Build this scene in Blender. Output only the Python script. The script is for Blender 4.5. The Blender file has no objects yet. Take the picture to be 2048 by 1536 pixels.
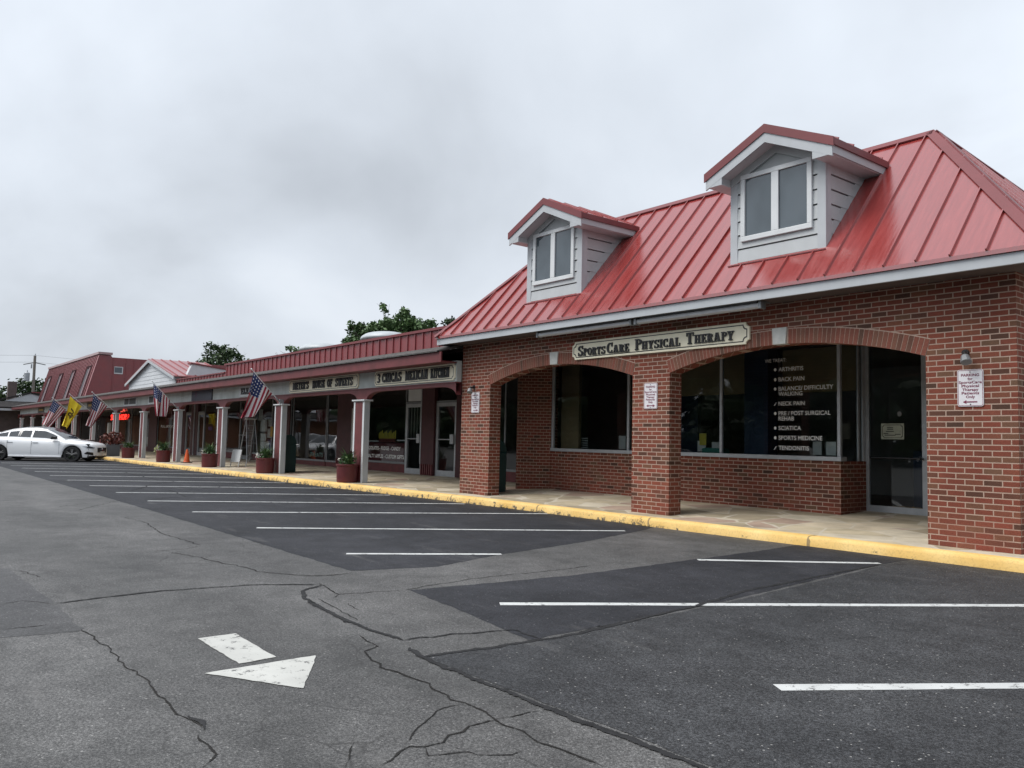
import bpy, bmesh, math, random
from mathutils import Vector, Matrix
S = bpy.context.scene
COL = S.collection
rad = math.radians
random.seed(7)

# ---------------------------------------------------------------- camera
cam = bpy.data.cameras.new('camera'); camo = bpy.data.objects.new('camera', cam); COL.objects.link(camo)
S.camera = camo
cam.sensor_width = 36.0; cam.lens = 28.745; cam.clip_start = 0.05; cam.clip_end = 3000
YAW, PITCH, ROLL = -0.90053516, 0.06911579, 0.02151217
fw = Vector((math.sin(YAW)*math.cos(PITCH), math.cos(YAW)*math.cos(PITCH), math.sin(PITCH)))
rt = Vector((math.cos(YAW), -math.sin(YAW), 0)); up = rt.cross(fw)
rt2 = math.cos(ROLL)*rt + math.sin(ROLL)*up
up2 = -math.sin(ROLL)*rt + math.cos(ROLL)*up
camo.matrix_world = Matrix(((rt2.x, up2.x, -fw.x, 0), (rt2.y, up2.y, -fw.y, -10.2016), (rt2.z, up2.z, -fw.z, 1.14745), (0, 0, 0, 1)))

# ---------------------------------------------------------------- world, sun, exposure
SUN_EL, SUN_AZ = 55, 208      # soft sun behind the overcast, from behind the camera
w = bpy.data.worlds.new('World'); S.world = w; w.use_nodes = True
nt = w.node_tree; nt.nodes.clear()
def wn(t, **k):
    n = nt.nodes.new(t)
    for a, b in k.items(): setattr(n, a, b)
    return n
out = wn('ShaderNodeOutputWorld'); bg = wn('ShaderNodeBackground'); bg.inputs['Strength'].default_value = 0.1
sky = wn('ShaderNodeTexSky', sky_type='NISHITA', sun_disc=False); sky.sun_elevation = rad(SUN_EL); sky.sun_rotation = rad(SUN_AZ)
sky.air_density = 1.0; sky.dust_density = 4.0
tc = wn('ShaderNodeTexCoord'); sep = wn('ShaderNodeSeparateXYZ'); nt.links.new(tc.outputs['Generated'], sep.inputs[0])
def math_n(op, a, b=None, clamp=False):
    n = wn('ShaderNodeMath', operation=op); n.use_clamp = clamp
    for i, v in enumerate((a, b)):
        if v is None: continue
        if isinstance(v, (int, float)): n.inputs[i].default_value = v
        else: nt.links.new(v, n.inputs[i])
    return n.outputs[0]
zz = math_n('ADD', math_n('MAXIMUM', sep.outputs['Z'], 0.0), 0.48)
px = math_n('DIVIDE', sep.outputs['X'], zz); py = math_n('DIVIDE', sep.outputs['Y'], zz)
cmb = wn('ShaderNodeCombineXYZ'); nt.links.new(px, cmb.inputs[0]); nt.links.new(py, cmb.inputs[1])
n1 = wn('ShaderNodeTexNoise'); n1.inputs['Scale'].default_value = 1.5; n1.inputs['Detail'].default_value = 6; n1.inputs['Roughness'].default_value = 0.48
n1.inputs['Distortion'].default_value = 0.25
mp = wn('ShaderNodeMapping'); mp.inputs['Location'].default_value = (3.35, 1.2, 0.0); mp.inputs['Rotation'].default_value = (0, 0, rad(35)); mp.inputs['Scale'].default_value = (1.15, 1.3, 1)
nt.links.new(cmb.outputs[0], mp.inputs[0]); nt.links.new(mp.outputs[0], n1.inputs['Vector'])
rp = wn('ShaderNodeValToRGB'); rp.color_ramp.interpolation = 'B_SPLINE'
el = rp.color_ramp.elements
el[0].position = 0.30; el[0].color = (.345, .372, .408, 1)
el[1].position = 0.72; el[1].color = (.585, .62, .665, 1)
e = el.new(0.45); e.color = (.445, .478, .522, 1)
e = el.new(0.58); e.color = (.505, .545, .598, 1)
nt.links.new(n1.outputs['Fac'], rp.inputs['Fac'])
# bright thin cloud towards the north-west over the hip roof
dv = wn('ShaderNodeVectorMath', operation='DOT_PRODUCT'); dv.inputs[1].default_value = Vector((-0.30, 0.90, 0.31)).normalized()
nt.links.new(tc.outputs['Generated'], dv.inputs[0])
lob = math_n('MULTIPLY', math_n('POWER', math_n('MAXIMUM', dv.outputs['Value'], 0), 22.0), 0.30)
dv2 = wn('ShaderNodeVectorMath', operation='DOT_PRODUCT'); dv2.inputs[1].default_value = Vector((-0.15, -0.55, 0.85)).normalized()
nt.links.new(tc.outputs['Generated'], dv2.inputs[0])
lob2 = math_n('MULTIPLY', math_n('POWER', math_n('MAXIMUM', dv2.outputs['Value'], 0), 2.0), 0.85)
gain = math_n('MULTIPLY', math_n('ADD', math_n('ADD', 1.0, lob), lob2), 10.0)
vs = wn('ShaderNodeVectorMath', operation='SCALE'); nt.links.new(rp.outputs['Color'], vs.inputs[0]); nt.links.new(gain, vs.inputs['Scale'])
mx = wn('ShaderNodeMix', data_type='RGBA'); mx.inputs['Factor'].default_value = 0.94
nt.links.new(sky.outputs[0], mx.inputs[6]); nt.links.new(vs.outputs[0], mx.inputs[7])
nt.links.new(mx.outputs[2], bg.inputs['Color']); nt.links.new(bg.outputs[0], out.inputs[0])
sl = bpy.data.lights.new('sun', 'SUN'); sl.energy = 2.0; sl.angle = rad(35); sl.color = (1, .97, .93)
so = bpy.data.objects.new('sun', sl); COL.objects.link(so)
sd = Vector((math.sin(rad(SUN_AZ))*math.cos(rad(SUN_EL)), math.cos(rad(SUN_AZ))*math.cos(rad(SUN_EL)), math.sin(rad(SUN_EL))))
so.rotation_euler = sd.to_track_quat('Z', 'Y').to_euler()
vs_ = S.view_settings; vs_.view_transform = 'Standard'; vs_.look = 'None'; vs_.exposure = 0.58; vs_.gamma = 1; 
try: vs_.use_curve_mapping = False
except Exception: pass

# ---------------------------------------------------------------- materials
def base_mat(name):
    m = bpy.data.materials.new(name); m.use_nodes = True
    t = m.node_tree; return m, t, t.nodes['Principled BSDF']
def N(t, typ, **k):
    n = t.nodes.new(typ)
    for a, b in k.items(): setattr(n, a, b)
    return n
def L(t, a, b): t.links.new(a, b)
def mixc(t, fac, a, b, mode='MIX'):
    n = N(t, 'ShaderNodeMix', data_type='RGBA', blend_type=mode)
    for sock, v in ((n.inputs[0], fac), (n.inputs[6], a), (n.inputs[7], b)):
        if isinstance(v, (int, float)): sock.default_value = v
        elif isinstance(v, (tuple, list)): sock.default_value = (*v[:3], 1)
        else: L(t, v, sock)
    return n.outputs[2]
def ramp(t, fac, stops, interp='LINEAR'):
    n = N(t, 'ShaderNodeValToRGB'); n.color_ramp.interpolation = interp
    e = n.color_ramp.elements
    e[0].position = stops[0][0]; e[0].color = (*stops[0][1], 1) if isinstance(stops[0][1], tuple) else (stops[0][1],)*3+(1,)
    e[1].position = stops[-1][0]; e[1].color = (*stops[-1][1], 1) if isinstance(stops[-1][1], tuple) else (stops[-1][1],)*3+(1,)
    for p, c in stops[1:-1]:
        x = e.new(p); x.color = (*c, 1) if isinstance(c, tuple) else (c, c, c, 1)
    L(t, fac, n.inputs[0]); return n.outputs[0]
def noise(t, vec, scale, detail=4, rough=.55, dist=0):
    n = N(t, 'ShaderNodeTexNoise'); n.inputs['Scale'].default_value = scale; n.inputs['Detail'].default_value = detail
    n.inputs['Roughness'].default_value = rough; n.inputs['Distortion'].default_value = dist
    if vec is not None: L(t, vec, n.inputs['Vector'])
    return n.outputs['Fac']
def pos(t): return N(t, 'ShaderNodeNewGeometry').outputs['Position']
def mapv(t, v, scale=(1, 1, 1), loc=(0, 0, 0), rot=(0, 0, 0)):
    n = N(t, 'ShaderNodeMapping'); n.inputs['Scale'].default_value = scale; n.inputs['Location'].default_value = loc; n.inputs['Rotation'].default_value = rot
    L(t, v, n.inputs[0]); return n.outputs[0]
def bump(t, b, h, strength, dist=.01):
    n = N(t, 'ShaderNodeBump'); n.inputs['Strength'].default_value = strength; n.inputs['Distance'].default_value = dist
    L(t, h, n.inputs['Height']); L(t, n.outputs[0], b.inputs['Normal']); return n
_M = {}
def M(name, col, rough=.6, metal=0, spec=.5, var=.12, vs=3.0, island=0, bmp=0, bs=40, coat=0, grime=0):
    if name in _M: return _M[name]
    m, t, b = base_mat(name); p = pos(t)
    f = noise(t, p, vs, 5)
    c = mixc(t, 1, col, ramp(t, f, [(.3, 1-var), (.7, 1+var)]), 'MULTIPLY')
    if grime:
        g = noise(t, mapv(t, p, (1, 1, .25)), 2.2, 6, .65)
        c = mixc(t, ramp(t, g, [(.48, 0.0), (.75, grime)]), c, (col[0]*.45, col[1]*.43, col[2]*.38))
    if island:
        ri = N(t, 'ShaderNodeNewGeometry').outputs['Random Per Island']
        c = mixc(t, 1, c, ramp(t, ri, [(0, 1-island), (1, 1+island)]), 'MULTIPLY')
    L(t, c, b.inputs['Base Color'])
    b.inputs['Roughness'].default_value = rough; b.inputs['Metallic'].default_value = metal; b.inputs['Specular IOR Level'].default_value = spec
    if coat: b.inputs['Coat Weight'].default_value = coat; b.inputs['Coat Roughness'].default_value = .05
    if bmp: bump(t, b, noise(t, p, bs, 3), bmp, .004)
    _M[name] = m; return m
def emit(name, col, st):
    m, t, b = base_mat(name); b.inputs['Base Color'].default_value = (*col, 1)
    b.inputs['Emission Color'].default_value = (*col, 1); b.inputs['Emission Strength'].default_value = st
    _M[name] = m; return m

def brick_mat(name, tint=1.0, vert=False):
    m, t, b = base_mat(name); p = pos(t)
    s = N(t, 'ShaderNodeSeparateXYZ'); L(t, p, s.inputs[0])
    a = N(t, 'ShaderNodeMath', operation='ADD'); L(t, s.outputs[0], a.inputs[0]); L(t, s.outputs[1], a.inputs[1])
    # slight course waviness
    c = N(t, 'ShaderNodeCombineXYZ'); L(t, a.outputs[0], c.inputs[0]); L(t, s.outputs[2], c.inputs[1])
    v = mapv(t, c.outputs[0], loc=(14.616+.0, .004, 0))
    nz = N(t, 'ShaderNodeTexNoise'); nz.inputs['Scale'].default_value = 9; nz.inputs['Detail'].default_value = 2; L(t, v, nz.inputs['Vector'])
    sc = N(t, 'ShaderNodeVectorMath', operation='SCALE'); sc.inputs['Scale'].default_value = .004
    sb = N(t, 'ShaderNodeVectorMath', operation='SUBTRACT'); sb.inputs[1].default_value = (.5, .5, .5)
    L(t, nz.outputs['Color'], sb.inputs[0]); L(t, sb.outputs[0], sc.inputs[0])
    ad = N(t, 'ShaderNodeVectorMath', operation='ADD'); L(t, v, ad.inputs[0]); L(t, sc.outputs[0], ad.inputs[1])
    bt = N(t, 'ShaderNodeTexBrick'); bt.offset = .5; bt.squash = 1
    L(t, ad.outputs[0], bt.inputs['Vector'])
    bt.inputs['Color1'].default_value = (0, 0, 0, 1); bt.inputs['Color2'].default_value = (1, 1, 1, 1); bt.inputs['Mortar'].default_value = (.5, .5, .5, 1)
    bt.inputs['Scale'].default_value = 1; bt.inputs['Mortar Size'].default_value = .0075; bt.inputs['Mortar Smooth'].default_value = .25; bt.inputs['Bias'].default_value = 0
    bt.inputs['Brick Width'].default_value = .2032; bt.inputs['Row Height'].default_value = .0677
    k = tint
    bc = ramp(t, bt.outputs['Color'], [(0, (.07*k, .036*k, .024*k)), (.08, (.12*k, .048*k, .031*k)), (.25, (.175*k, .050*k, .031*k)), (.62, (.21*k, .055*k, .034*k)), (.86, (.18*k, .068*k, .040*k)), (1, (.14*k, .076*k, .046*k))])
    fine = noise(t, p, 60, 4, .7)
    bc = mixc(t, 1, bc, ramp(t, fine, [(.25, .72), (.75, 1.25)]), 'MULTIPLY')
    big = noise(t, p, 1.1, 5, .6)
    bc = mixc(t, 1, bc, ramp(t, big, [(.3, .74), (.7, 1.17)]), 'MULTIPLY')
    mort = mixc(t, fine, (.44, .32, .255), (.32, .225, .175))
    # efflorescence / smeared mortar near the ground
    zr = N(t, 'ShaderNodeMapRange'); zr.inputs[1].default_value = .05; zr.inputs[2].default_value = .75; zr.inputs[3].default_value = .6; zr.inputs[4].default_value = 0; L(t, s.outputs[2], zr.inputs[0])
    sm = N(t, 'ShaderNodeMath', operation='MULTIPLY'); sm.use_clamp = True; L(t, zr.outputs[0], sm.inputs[0]); L(t, ramp(t, noise(t, p, 2.3, 4), [(.42, 0.0), (.6, 1.0)]), sm.inputs[1])
    mort = mixc(t, sm.outputs[0], mort, (.23, .085, .06))
    L(t, mixc(t, bt.outputs['Fac'], bc, mort), b.inputs['Base Color'])
    b.inputs['Roughness'].default_value = .85; b.inputs['Specular IOR Level'].default_value = .3
    inv = N(t, 'ShaderNodeMath', operation='SUBTRACT'); inv.inputs[0].default_value = 1; L(t, bt.outputs['Fac'], inv.inputs[1])
    h = N(t, 'ShaderNodeMath', operation='ADD'); L(t, inv.outputs[0], h.inputs[0])
    hm = N(t, 'ShaderNodeMath', operation='MULTIPLY'); hm.inputs[1].default_value = .35; L(t, fine, hm.inputs[0]); L(t, hm.outputs[0], h.inputs[1])
    bump(t, b, h.outputs[0], .7, .006)
    return m
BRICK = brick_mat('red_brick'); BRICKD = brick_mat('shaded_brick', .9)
def arch_mat():
    m, t, b = base_mat('arch_brick'); p = pos(t)
    ri = N(t, 'ShaderNodeNewGeometry').outputs['Random Per Island']
    c = ramp(t, ri, [(0, (.10, .05, .032)), (.25, (.18, .06, .038)), (.7, (.21, .065, .042)), (1, (.165, .075, .047))])
    f = noise(t, p, 60, 4, .7)
    L(t, mixc(t, 1, c, ramp(t, f, [(.25, .75), (.75, 1.25)]), 'MULTIPLY'), b.inputs['Base Color']); b.inputs['Roughness'].default_value = .85
    bump(t, b, f, .4, .004); return m
ARCH = arch_mat()
MORTAR = M('mortar', (.40, .29, .23), .9, var=.2, vs=30)

def roof_mat(name, col, rough=.3, ior=2.1, turn=False):
    m, t, b = base_mat(name); p = pos(t)
    st = noise(t, mapv(t, p, (1.0, 9, 1.0) if turn else (9, 1.0, 1.0)), 2.2, 5, .6)
    c = mixc(t, 1, col, ramp(t, st, [(.3, .86), (.7, 1.1)]), 'MULTIPLY')
    L(t, c, b.inputs['Base Color'])
    L(t, ramp(t, st, [(.3, rough*.75), (.7, rough*1.3)]), b.inputs['Roughness'])
    b.inputs['Specular IOR Level'].default_value = .5; b.inputs['IOR'].default_value = ior
    h = noise(t, mapv(t, p, (.9, 14, .9) if turn else (14, .9, .9)), 2.0, 4, .6)
    bump(t, b, h, .0 if turn else .2, .01); return m
ROOF = roof_mat('red_metal_roof', (.26, .034, .031), .18, 2.3)
ROOFX = roof_mat('red_metal_hip', (.26, .034, .031), .2, 2.3, True)
REDTRIM = M('red_trim_paint', (.16, .032, .035), .45, var=.12, vs=2)
REDPAR = roof_mat('red_parapet_metal', (.19, .028, .032), .42, 1.7)
REDWOOD = M('oxblood_paint', (.13, .028, .03), .55, var=.2, vs=4, grime=.25)
SHADERED = M('shaded_oxblood_paint', (.055, .011, .014), .6, var=.2, vs=4)  # oxblood for the shop walls, with the canopy's deep shade put into the colour
REDBASE = M('oxblood_base', (.11, .020, .022), .6, var=.25, vs=5)
WHITE = M('white_trim_paint', (.60, .62, .63), .5, var=.06, vs=3, grime=.2)
GREYTRIM = M('pale_grey_trim', (.42, .44, .46), .5, var=.06, vs=3, grime=.15)
SIDING = M('grey_siding_paint', (.42, .44, .45), .55, var=.06, vs=4, grime=.12)
SIDING2 = M('pale_siding_paint', (.52, .54, .56), .6, var=.06, vs=4)
BAND = M('band_panel_paint', (.46, .49, .47), .6, var=.12, vs=2.5, grime=.3)
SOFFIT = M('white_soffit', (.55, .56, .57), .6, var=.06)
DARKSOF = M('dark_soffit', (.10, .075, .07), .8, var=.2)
ALU = M('aluminium_frame', (.42, .44, .46), .4, metal=.35, var=.1, vs=6)
ALUD = M('dull_aluminium', (.20, .21, .22), .45, metal=.3, var=.15, vs=6)
CREAM = M('cream_sign_board', (.84, .78, .60), .5, var=.05, vs=3, grime=.12)
BLACK = M('black_paint', (.012, .011, .012), .4, var=.2)
KEYST = M('keystone_limestone', (.50, .50, .47), .8, var=.12, vs=12, bmp=.2)
SIGNW = M('sign_white', (.68, .66, .68), .35, var=.05)
MAROON = M('maroon_ink', (.17, .015, .05), .45, var=.1)
VINYL = M('white_vinyl', (.80, .80, .78), .5, var=.06)
SHINGLE = None
def shingle():
    m, t, b = base_mat('grey_shingle'); p = pos(t)
    f = noise(t, mapv(t, p, (5, 5, 9)), 3, 4, .6)
    L(t, ramp(t, f, [(.3, (.05, .048, .047)), (.5, (.095, .09, .088)), (.7, (.15, .145, .14))]), b.inputs['Base Color']); b.inputs['Roughness'].default_value = 1.0; b.inputs['Specular IOR Level'].default_value = .1
    bump(t, b, f, .6, .02); return m
SHINGLE = shingle()
def glass_mat(name, tint=(.9, .95, .95), refl=1.0):
    m = bpy.data.materials.new(name); m.use_nodes = True; t = m.node_tree; t.nodes.clear()
    o = N(t, 'ShaderNodeOutputMaterial'); mx = N(t, 'ShaderNodeMixShader'); tr = N(t, 'ShaderNodeBsdfTransparent'); gl = N(t, 'ShaderNodeBsdfGlossy')
    tr.inputs[0].default_value = (*tint, 1); gl.inputs['Roughness'].default_value = .015; gl.inputs[0].default_value = (refl, refl, refl, 1)
    fr = N(t, 'ShaderNodeFresnel'); fr.inputs[0].default_value = 1.52
    ma = N(t, 'ShaderNodeMath', operation='MULTIPLY'); ma.inputs[1].default_value = 1.15; ma.use_clamp = True; L(t, fr.outputs[0], ma.inputs[0])
    p = pos(t); bn = N(t, 'ShaderNodeBump'); bn.inputs['Strength'].default_value = .05; bn.inputs['Distance'].default_value = .05
    L(t, noise(t, p, .9, 2), bn.inputs['Height']); L(t, bn.outputs[0], gl.inputs['Normal'])
    L(t, ma.outputs[0], mx.inputs[0]); L(t, tr.outputs[0], mx.inputs[1]); L(t, gl.outputs[0], mx.inputs[2]); L(t, mx.outputs[0], o.inputs[0])
    return m
GLASS = glass_mat('window_glass', (.80, .86, .86)); DGLASS = glass_mat('tinted_glass', (.35, .38, .40))

def asphalt_mat(name, dark, light, speck=.5, rough=.66, stains=.28, cracks=False, lanes=False, spec=.42):
    m, t, b = base_mat(name); p = pos(t)
    big = noise(t, p, .45, 6, .6, .4); mid = noise(t, p, 3.5, 5, .65); fine = noise(t, p, 75, 2, .9); fine2 = noise(t, p, 210, 1, .8)
    c = mixc(t, ramp(t, big, [(.3, 0.0), (.7, 1.0)]), dark, light)
    c = mixc(t, 1, c, ramp(t, mid, [(.3, 1-stains), (.7, 1+stains)]), 'MULTIPLY')
    c = mixc(t, 1, c, ramp(t, fine, [(.36, 1-speck), (.5, 1.0), (.66, 1+speck*1.6)]), 'MULTIPLY')
    c = mixc(t, 1, c, ramp(t, fine2, [(.36, 1-speck*.9), (.64, 1+speck*1.2)]), 'MULTIPLY')
    vo = N(t, 'ShaderNodeTexVoronoi'); vo.inputs['Scale'].default_value = 55; L(t, p, vo.inputs['Vector'])
    chip = N(t, 'ShaderNodeSeparateColor'); L(t, vo.outputs['Color'], chip.inputs[0])
    gt = N(t, 'ShaderNodeMath', operation='GREATER_THAN'); gt.inputs[1].default_value = .965; L(t, chip.outputs[0], gt.inputs[0])
    lt = N(t, 'ShaderNodeMath', operation='LESS_THAN'); lt.inputs[1].default_value = .28; L(t, vo.outputs['Distance'], lt.inputs[0])
    mu = N(t, 'ShaderNodeMath', operation='MULTIPLY'); L(t, gt.outputs[0], mu.inputs[0]); L(t, lt.outputs[0], mu.inputs[1])
    mu2 = N(t, 'ShaderNodeMath', operation='MULTIPLY'); mu2.inputs[1].default_value = speck; L(t, mu.outputs[0], mu2.inputs[0])
    c = mixc(t, mu2.outputs[0], c, (.42, .41, .39))
    # oil drips and scuffs
    ov = noise(t, mapv(t, p, loc=(7.7, 3.1, 0)), 1.7, 4, .6); c = mixc(t, ramp(t, ov, [(.64, 0.0), (.76, .55)]), c, (.018, .018, .019))
    ov = noise(t, mapv(t, p, (.5, 2.2, 1), (1.7, 9.1, 0)), 1.4, 5, .7); c = mixc(t, ramp(t, ov, [(.60, 0.0), (.75, .35)]), c, (.16, .155, .15))
    if lanes:
        s_ = N(t, 'ShaderNodeSeparateXYZ'); L(t, mapv(t, p, (1, 1, 1)), s_.inputs[0])
        wv = N(t, 'ShaderNodeMath', operation='SINE'); wm = N(t, 'ShaderNodeMath', operation='MULTIPLY'); wm.inputs[1].default_value = 3.4
        wj = N(t, 'ShaderNodeMath', operation='ADD'); L(t, s_.outputs[1], wj.inputs[0]); L(t, noise(t, mapv(t, p, (.25, .6, 1)), 1.0, 3), wj.inputs[1])
        L(t, wj.outputs[0], wm.inputs[0]); L(t, wm.outputs[0], wv.inputs[0])
        c = mixc(t, 1, c, ramp(t, wv.outputs[0], [(0, .86), (1, 1.08)]), 'MULTIPLY')
    if cracks:
        nv = N(t, 'ShaderNodeTexNoise'); nv.inputs['Scale'].default_value = 3.0; nv.inputs['Detail'].default_value = 5; L(t, p, nv.inputs['Vector'])
        mv = N(t, 'ShaderNodeMix', data_type='VECTOR'); mv.inputs[0].default_value = .16; L(t, p, mv.inputs[4]); L(t, nv.outputs['Color'], mv.inputs[5])
        ve = N(t, 'ShaderNodeTexVoronoi', feature='DISTANCE_TO_EDGE'); ve.inputs['Scale'].default_value = 2.6; L(t, mv.outputs[1], ve.inputs['Vector'])
        ck = ramp(t, ve.outputs['Distance'], [(.0, 1.0), (.018, 0.0)])
        msk = ramp(t, noise(t, mapv(t, p, loc=(4.2, 1.7, 0)), .55, 3, .5), [(.53, 0.0), (.62, .75)])
        mm_ = N(t, 'ShaderNodeMath', operation='MULTIPLY'); L(t, ck, mm_.inputs[0]); L(t, msk, mm_.inputs[1])
        c = mixc(t, mm_.outputs[0], c, (.022, .021, .02))
    L(t, c, b.inputs['Base Color']); b.inputs['Roughness'].default_value = rough; b.inputs['Specular IOR Level'].default_value = spec
    bump(t, b, fine, .45, .005); return m
ASPH = asphalt_mat('worn_asphalt', (.045, .045, .044), (.090, .088, .086), .48, cracks=True, lanes=True)
ASPHB = asphalt_mat('patched_asphalt', (.026, .027, .029), (.042, .043, .045), .6, spec=.22)
SEAL = asphalt_mat('sealed_asphalt', (.019, .020, .023), (.034, .035, .040), .32, .7, .25, spec=.16)
SEAL2 = asphalt_mat('dark_patch_asphalt', (.036, .036, .038), (.058, .057, .057), .4)
def ragged(name, col, edge, sc, th):
    m, t, b = base_mat(name); p = pos(t); uv = N(t, 'ShaderNodeUVMap'); s = N(t, 'ShaderNodeSeparateXYZ'); L(t, uv.outputs[0], s.inputs[0])
    L(t, mixc(t, 1, col, ramp(t, noise(t, p, 12, 5), [(.3, .65), (.7, 1.4)]), 'MULTIPLY'), b.inputs['Base Color']); b.inputs['Roughness'].default_value = .85; b.inputs['Specular IOR Level'].default_value = .25
    f = noise(t, p, sc, 5, .7); f2 = noise(t, p, 2.2, 3)
    a = N(t, 'ShaderNodeMath', operation='ABSOLUTE'); L(t, s.outputs[0], a.inputs[0])
    e1 = N(t, 'ShaderNodeMath', operation='MULTIPLY_ADD'); e1.inputs[1].default_value = -edge; e1.inputs[2].default_value = edge*.62; L(t, a.outputs[0], e1.inputs[0])
    e2 = N(t, 'ShaderNodeMath', operation='ADD'); L(t, e1.outputs[0], e2.inputs[0]); L(t, f, e2.inputs[1])
    e3 = N(t, 'ShaderNodeMath', operation='MULTIPLY_ADD'); e3.inputs[1].default_value = .5; L(t, f2, e3.inputs[0]); L(t, e2.outputs[0], e3.inputs[2])
    e4 = N(t, 'ShaderNodeMath', operation='MULTIPLY'); e4.inputs[1].default_value = .5; L(t, e3.outputs[0], e4.inputs[0])
    L(t, ramp(t, e4.outputs[0], [(th*.5, 0.0), (th*.5+.03, 1.0)]), b.inputs['Alpha']); return m
TAR = ragged('tar_seal', (.020, .020, .021), .75, 26, .84)
CRACK = ragged('crack_gap', (.014, .013, .012), 1.1, 34, 1.12)
def paint_mat(name, col, thr=.62):
    m, t, b = base_mat(name); p = pos(t)
    f = noise(t, p, 14, 8, .75); f2 = noise(t, p, 70, 3, .7)
    ad = N(t, 'ShaderNodeMath', operation='ADD'); L(t, f, ad.inputs[0]); mm = N(t, 'ShaderNodeMath', operation='MULTIPLY'); mm.inputs[1].default_value = .25; L(t, f2, mm.inputs[0]); L(t, mm.outputs[0], ad.inputs[1])
    k = ramp(t, ad.outputs[0], [(thr, 0.0), (thr+.07, 1.0)])
    c = mixc(t, 1, col, ramp(t, noise(t, p, 3, 5), [(.3, .85), (.7, 1.08)]), 'MULTIPLY')
    L(t, mixc(t, k, c, (.09, .088, .085)), b.inputs['Base Color']); b.inputs['Roughness'].default_value = .6; return m
STRIPE = paint_mat('white_road_paint', (.53, .54, .53), .68)
ARROWP = paint_mat('worn_arrow_paint', (.47, .47, .44), .69)
def kerb_mat():
    m, t, b = base_mat('yellow_kerb_paint'); p = pos(t); s = N(t, 'ShaderNodeSeparateXYZ'); L(t, p, s.inputs[0])
    zr = N(t, 'ShaderNodeMapRange'); zr.inputs[1].default_value = -.13; zr.inputs[2].default_value = 0; zr.inputs[3].default_value = .13; zr.inputs[4].default_value = 0; L(t, s.outputs[2], zr.inputs[0])
    xr = N(t, 'ShaderNodeMapRange'); xr.inputs[1].default_value = -9.0; xr.inputs[2].default_value = -7.0; xr.inputs[3].default_value = .06; xr.inputs[4].default_value = -.05; L(t, s.outputs[0], xr.inputs[0])
    f = noise(t, p, 8, 8, .78)
    a = N(t, 'ShaderNodeMath', operation='ADD'); L(t, f, a.inputs[0]); L(t, zr.outputs[0], a.inputs[1])
    a2 = N(t, 'ShaderNodeMath', operation='ADD'); L(t, a.outputs[0], a2.inputs[0]); L(t, xr.outputs[0], a2.inputs[1])
    jn = N(t, 'ShaderNodeMath', operation='FRACT'); jm = N(t, 'ShaderNodeMath', operation='MULTIPLY_ADD'); jm.inputs[1].default_value = .37; jm.inputs[2].default_value = .21; L(t, s.outputs[0], jm.inputs[0]); L(t, jm.outputs[0], jn.inputs[0])
    jw = N(t, 'ShaderNodeMath', operation='MULTIPLY'); jw.inputs[1].default_value = .03; L(t, noise(t, p, 9, 3), jw.inputs[0])
    jl = N(t, 'ShaderNodeMath', operation='LESS_THAN'); L(t, jn.outputs[0], jl.inputs[0]); L(t, jw.outputs[0], jl.inputs[1])
    k0 = ramp(t, a2.outputs[0], [(.66, 0.0), (.72, 1.0)])
    jx = N(t, 'ShaderNodeMath', operation='MAXIMUM'); L(t, k0, jx.inputs[0]); jz = N(t, 'ShaderNodeMath', operation='MULTIPLY'); jz.inputs[1].default_value = .7; L(t, jl.outputs[0], jz.inputs[0]); L(t, jz.outputs[0], jx.inputs[1]); k = jx.outputs[0]
    y = mixc(t, ramp(t, noise(t, p, 1.6, 5), [(.3, 0.0), (.7, 1.0)]), (.66, .41, .11), (.78, .55, .22))
    y = mixc(t, ramp(t, noise(t, p, 40, 3), [(.5, 0.0), (.8, .45)]), y, (.30, .20, .08))
    L(t, mixc(t, k, y, (.10, .085, .06)), b.inputs['Base Color']); b.inputs['Roughness'].default_value = .75; bump(t, b, f, .6, .01); return m
KERB = kerb_mat()
def stone_mat():
    m, t, b = base_mat('flagstone'); p = pos(t)
    pw = mapv(t, p, (1, 1.4, 0.0))
    nz = N(t, 'ShaderNodeTexNoise'); nz.inputs['Scale'].default_value = 1.4; L(t, pw, nz.inputs['Vector'])
    mv = N(t, 'ShaderNodeMix', data_type='VECTOR'); mv.inputs[0].default_value = .12; L(t, pw, mv.inputs[4]); L(t, nz.outputs['Color'], mv.inputs[5])
    vo = N(t, 'ShaderNodeTexVoronoi'); vo.inputs['Scale'].default_value = 1.5; L(t, mv.outputs[1], vo.inputs['Vector'])
    sc = N(t, 'ShaderNodeSeparateColor'); L(t, vo.outputs['Color'], sc.inputs[0])
    c = ramp(t, sc.outputs[0], [(0, (.30, .25, .17)), (.25, (.46, .39, .27)), (.45, (.52, .44, .32)), (.6, (.33, .22, .175)), (.8, (.55, .49, .38)), (1, (.24, .195, .15))], 'CONSTANT')
    c = mixc(t, .30, c, (.45, .38, .27))
    c = mixc(t, 1, c, ramp(t, noise(t, p, 2.2, 6, .65), [(.3, .70), (.7, 1.2)]), 'MULTIPLY')
    ve = N(t, 'ShaderNodeTexVoronoi', feature='DISTANCE_TO_EDGE'); ve.inputs['Scale'].default_value = 1.5; L(t, mv.outputs[1], ve.inputs['Vector'])
    j = ramp(t, ve.outputs['Distance'], [(.012, 1.0), (.03, 0.0)])
    L(t, mixc(t, j, c, (.50, .45, .36)), b.inputs['Base Color']); b.inputs['Roughness'].default_value = .7
    bump(t, b, noise(t, p, 12, 4), .3, .01); return m
STONE = stone_mat()
TAN = M('tan_interior_wall', (.30, .22, .12), .8, var=.1); DKBLUE = M('dark_blue_panel', (.02, .04, .085), .6, var=.15)
INWALL = M('interior_wall', (.30, .29, .28), .9, var=.2, vs=.6); INFLOOR = M('interior_floor', (.16, .15, .14), .7, var=.2)
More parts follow.
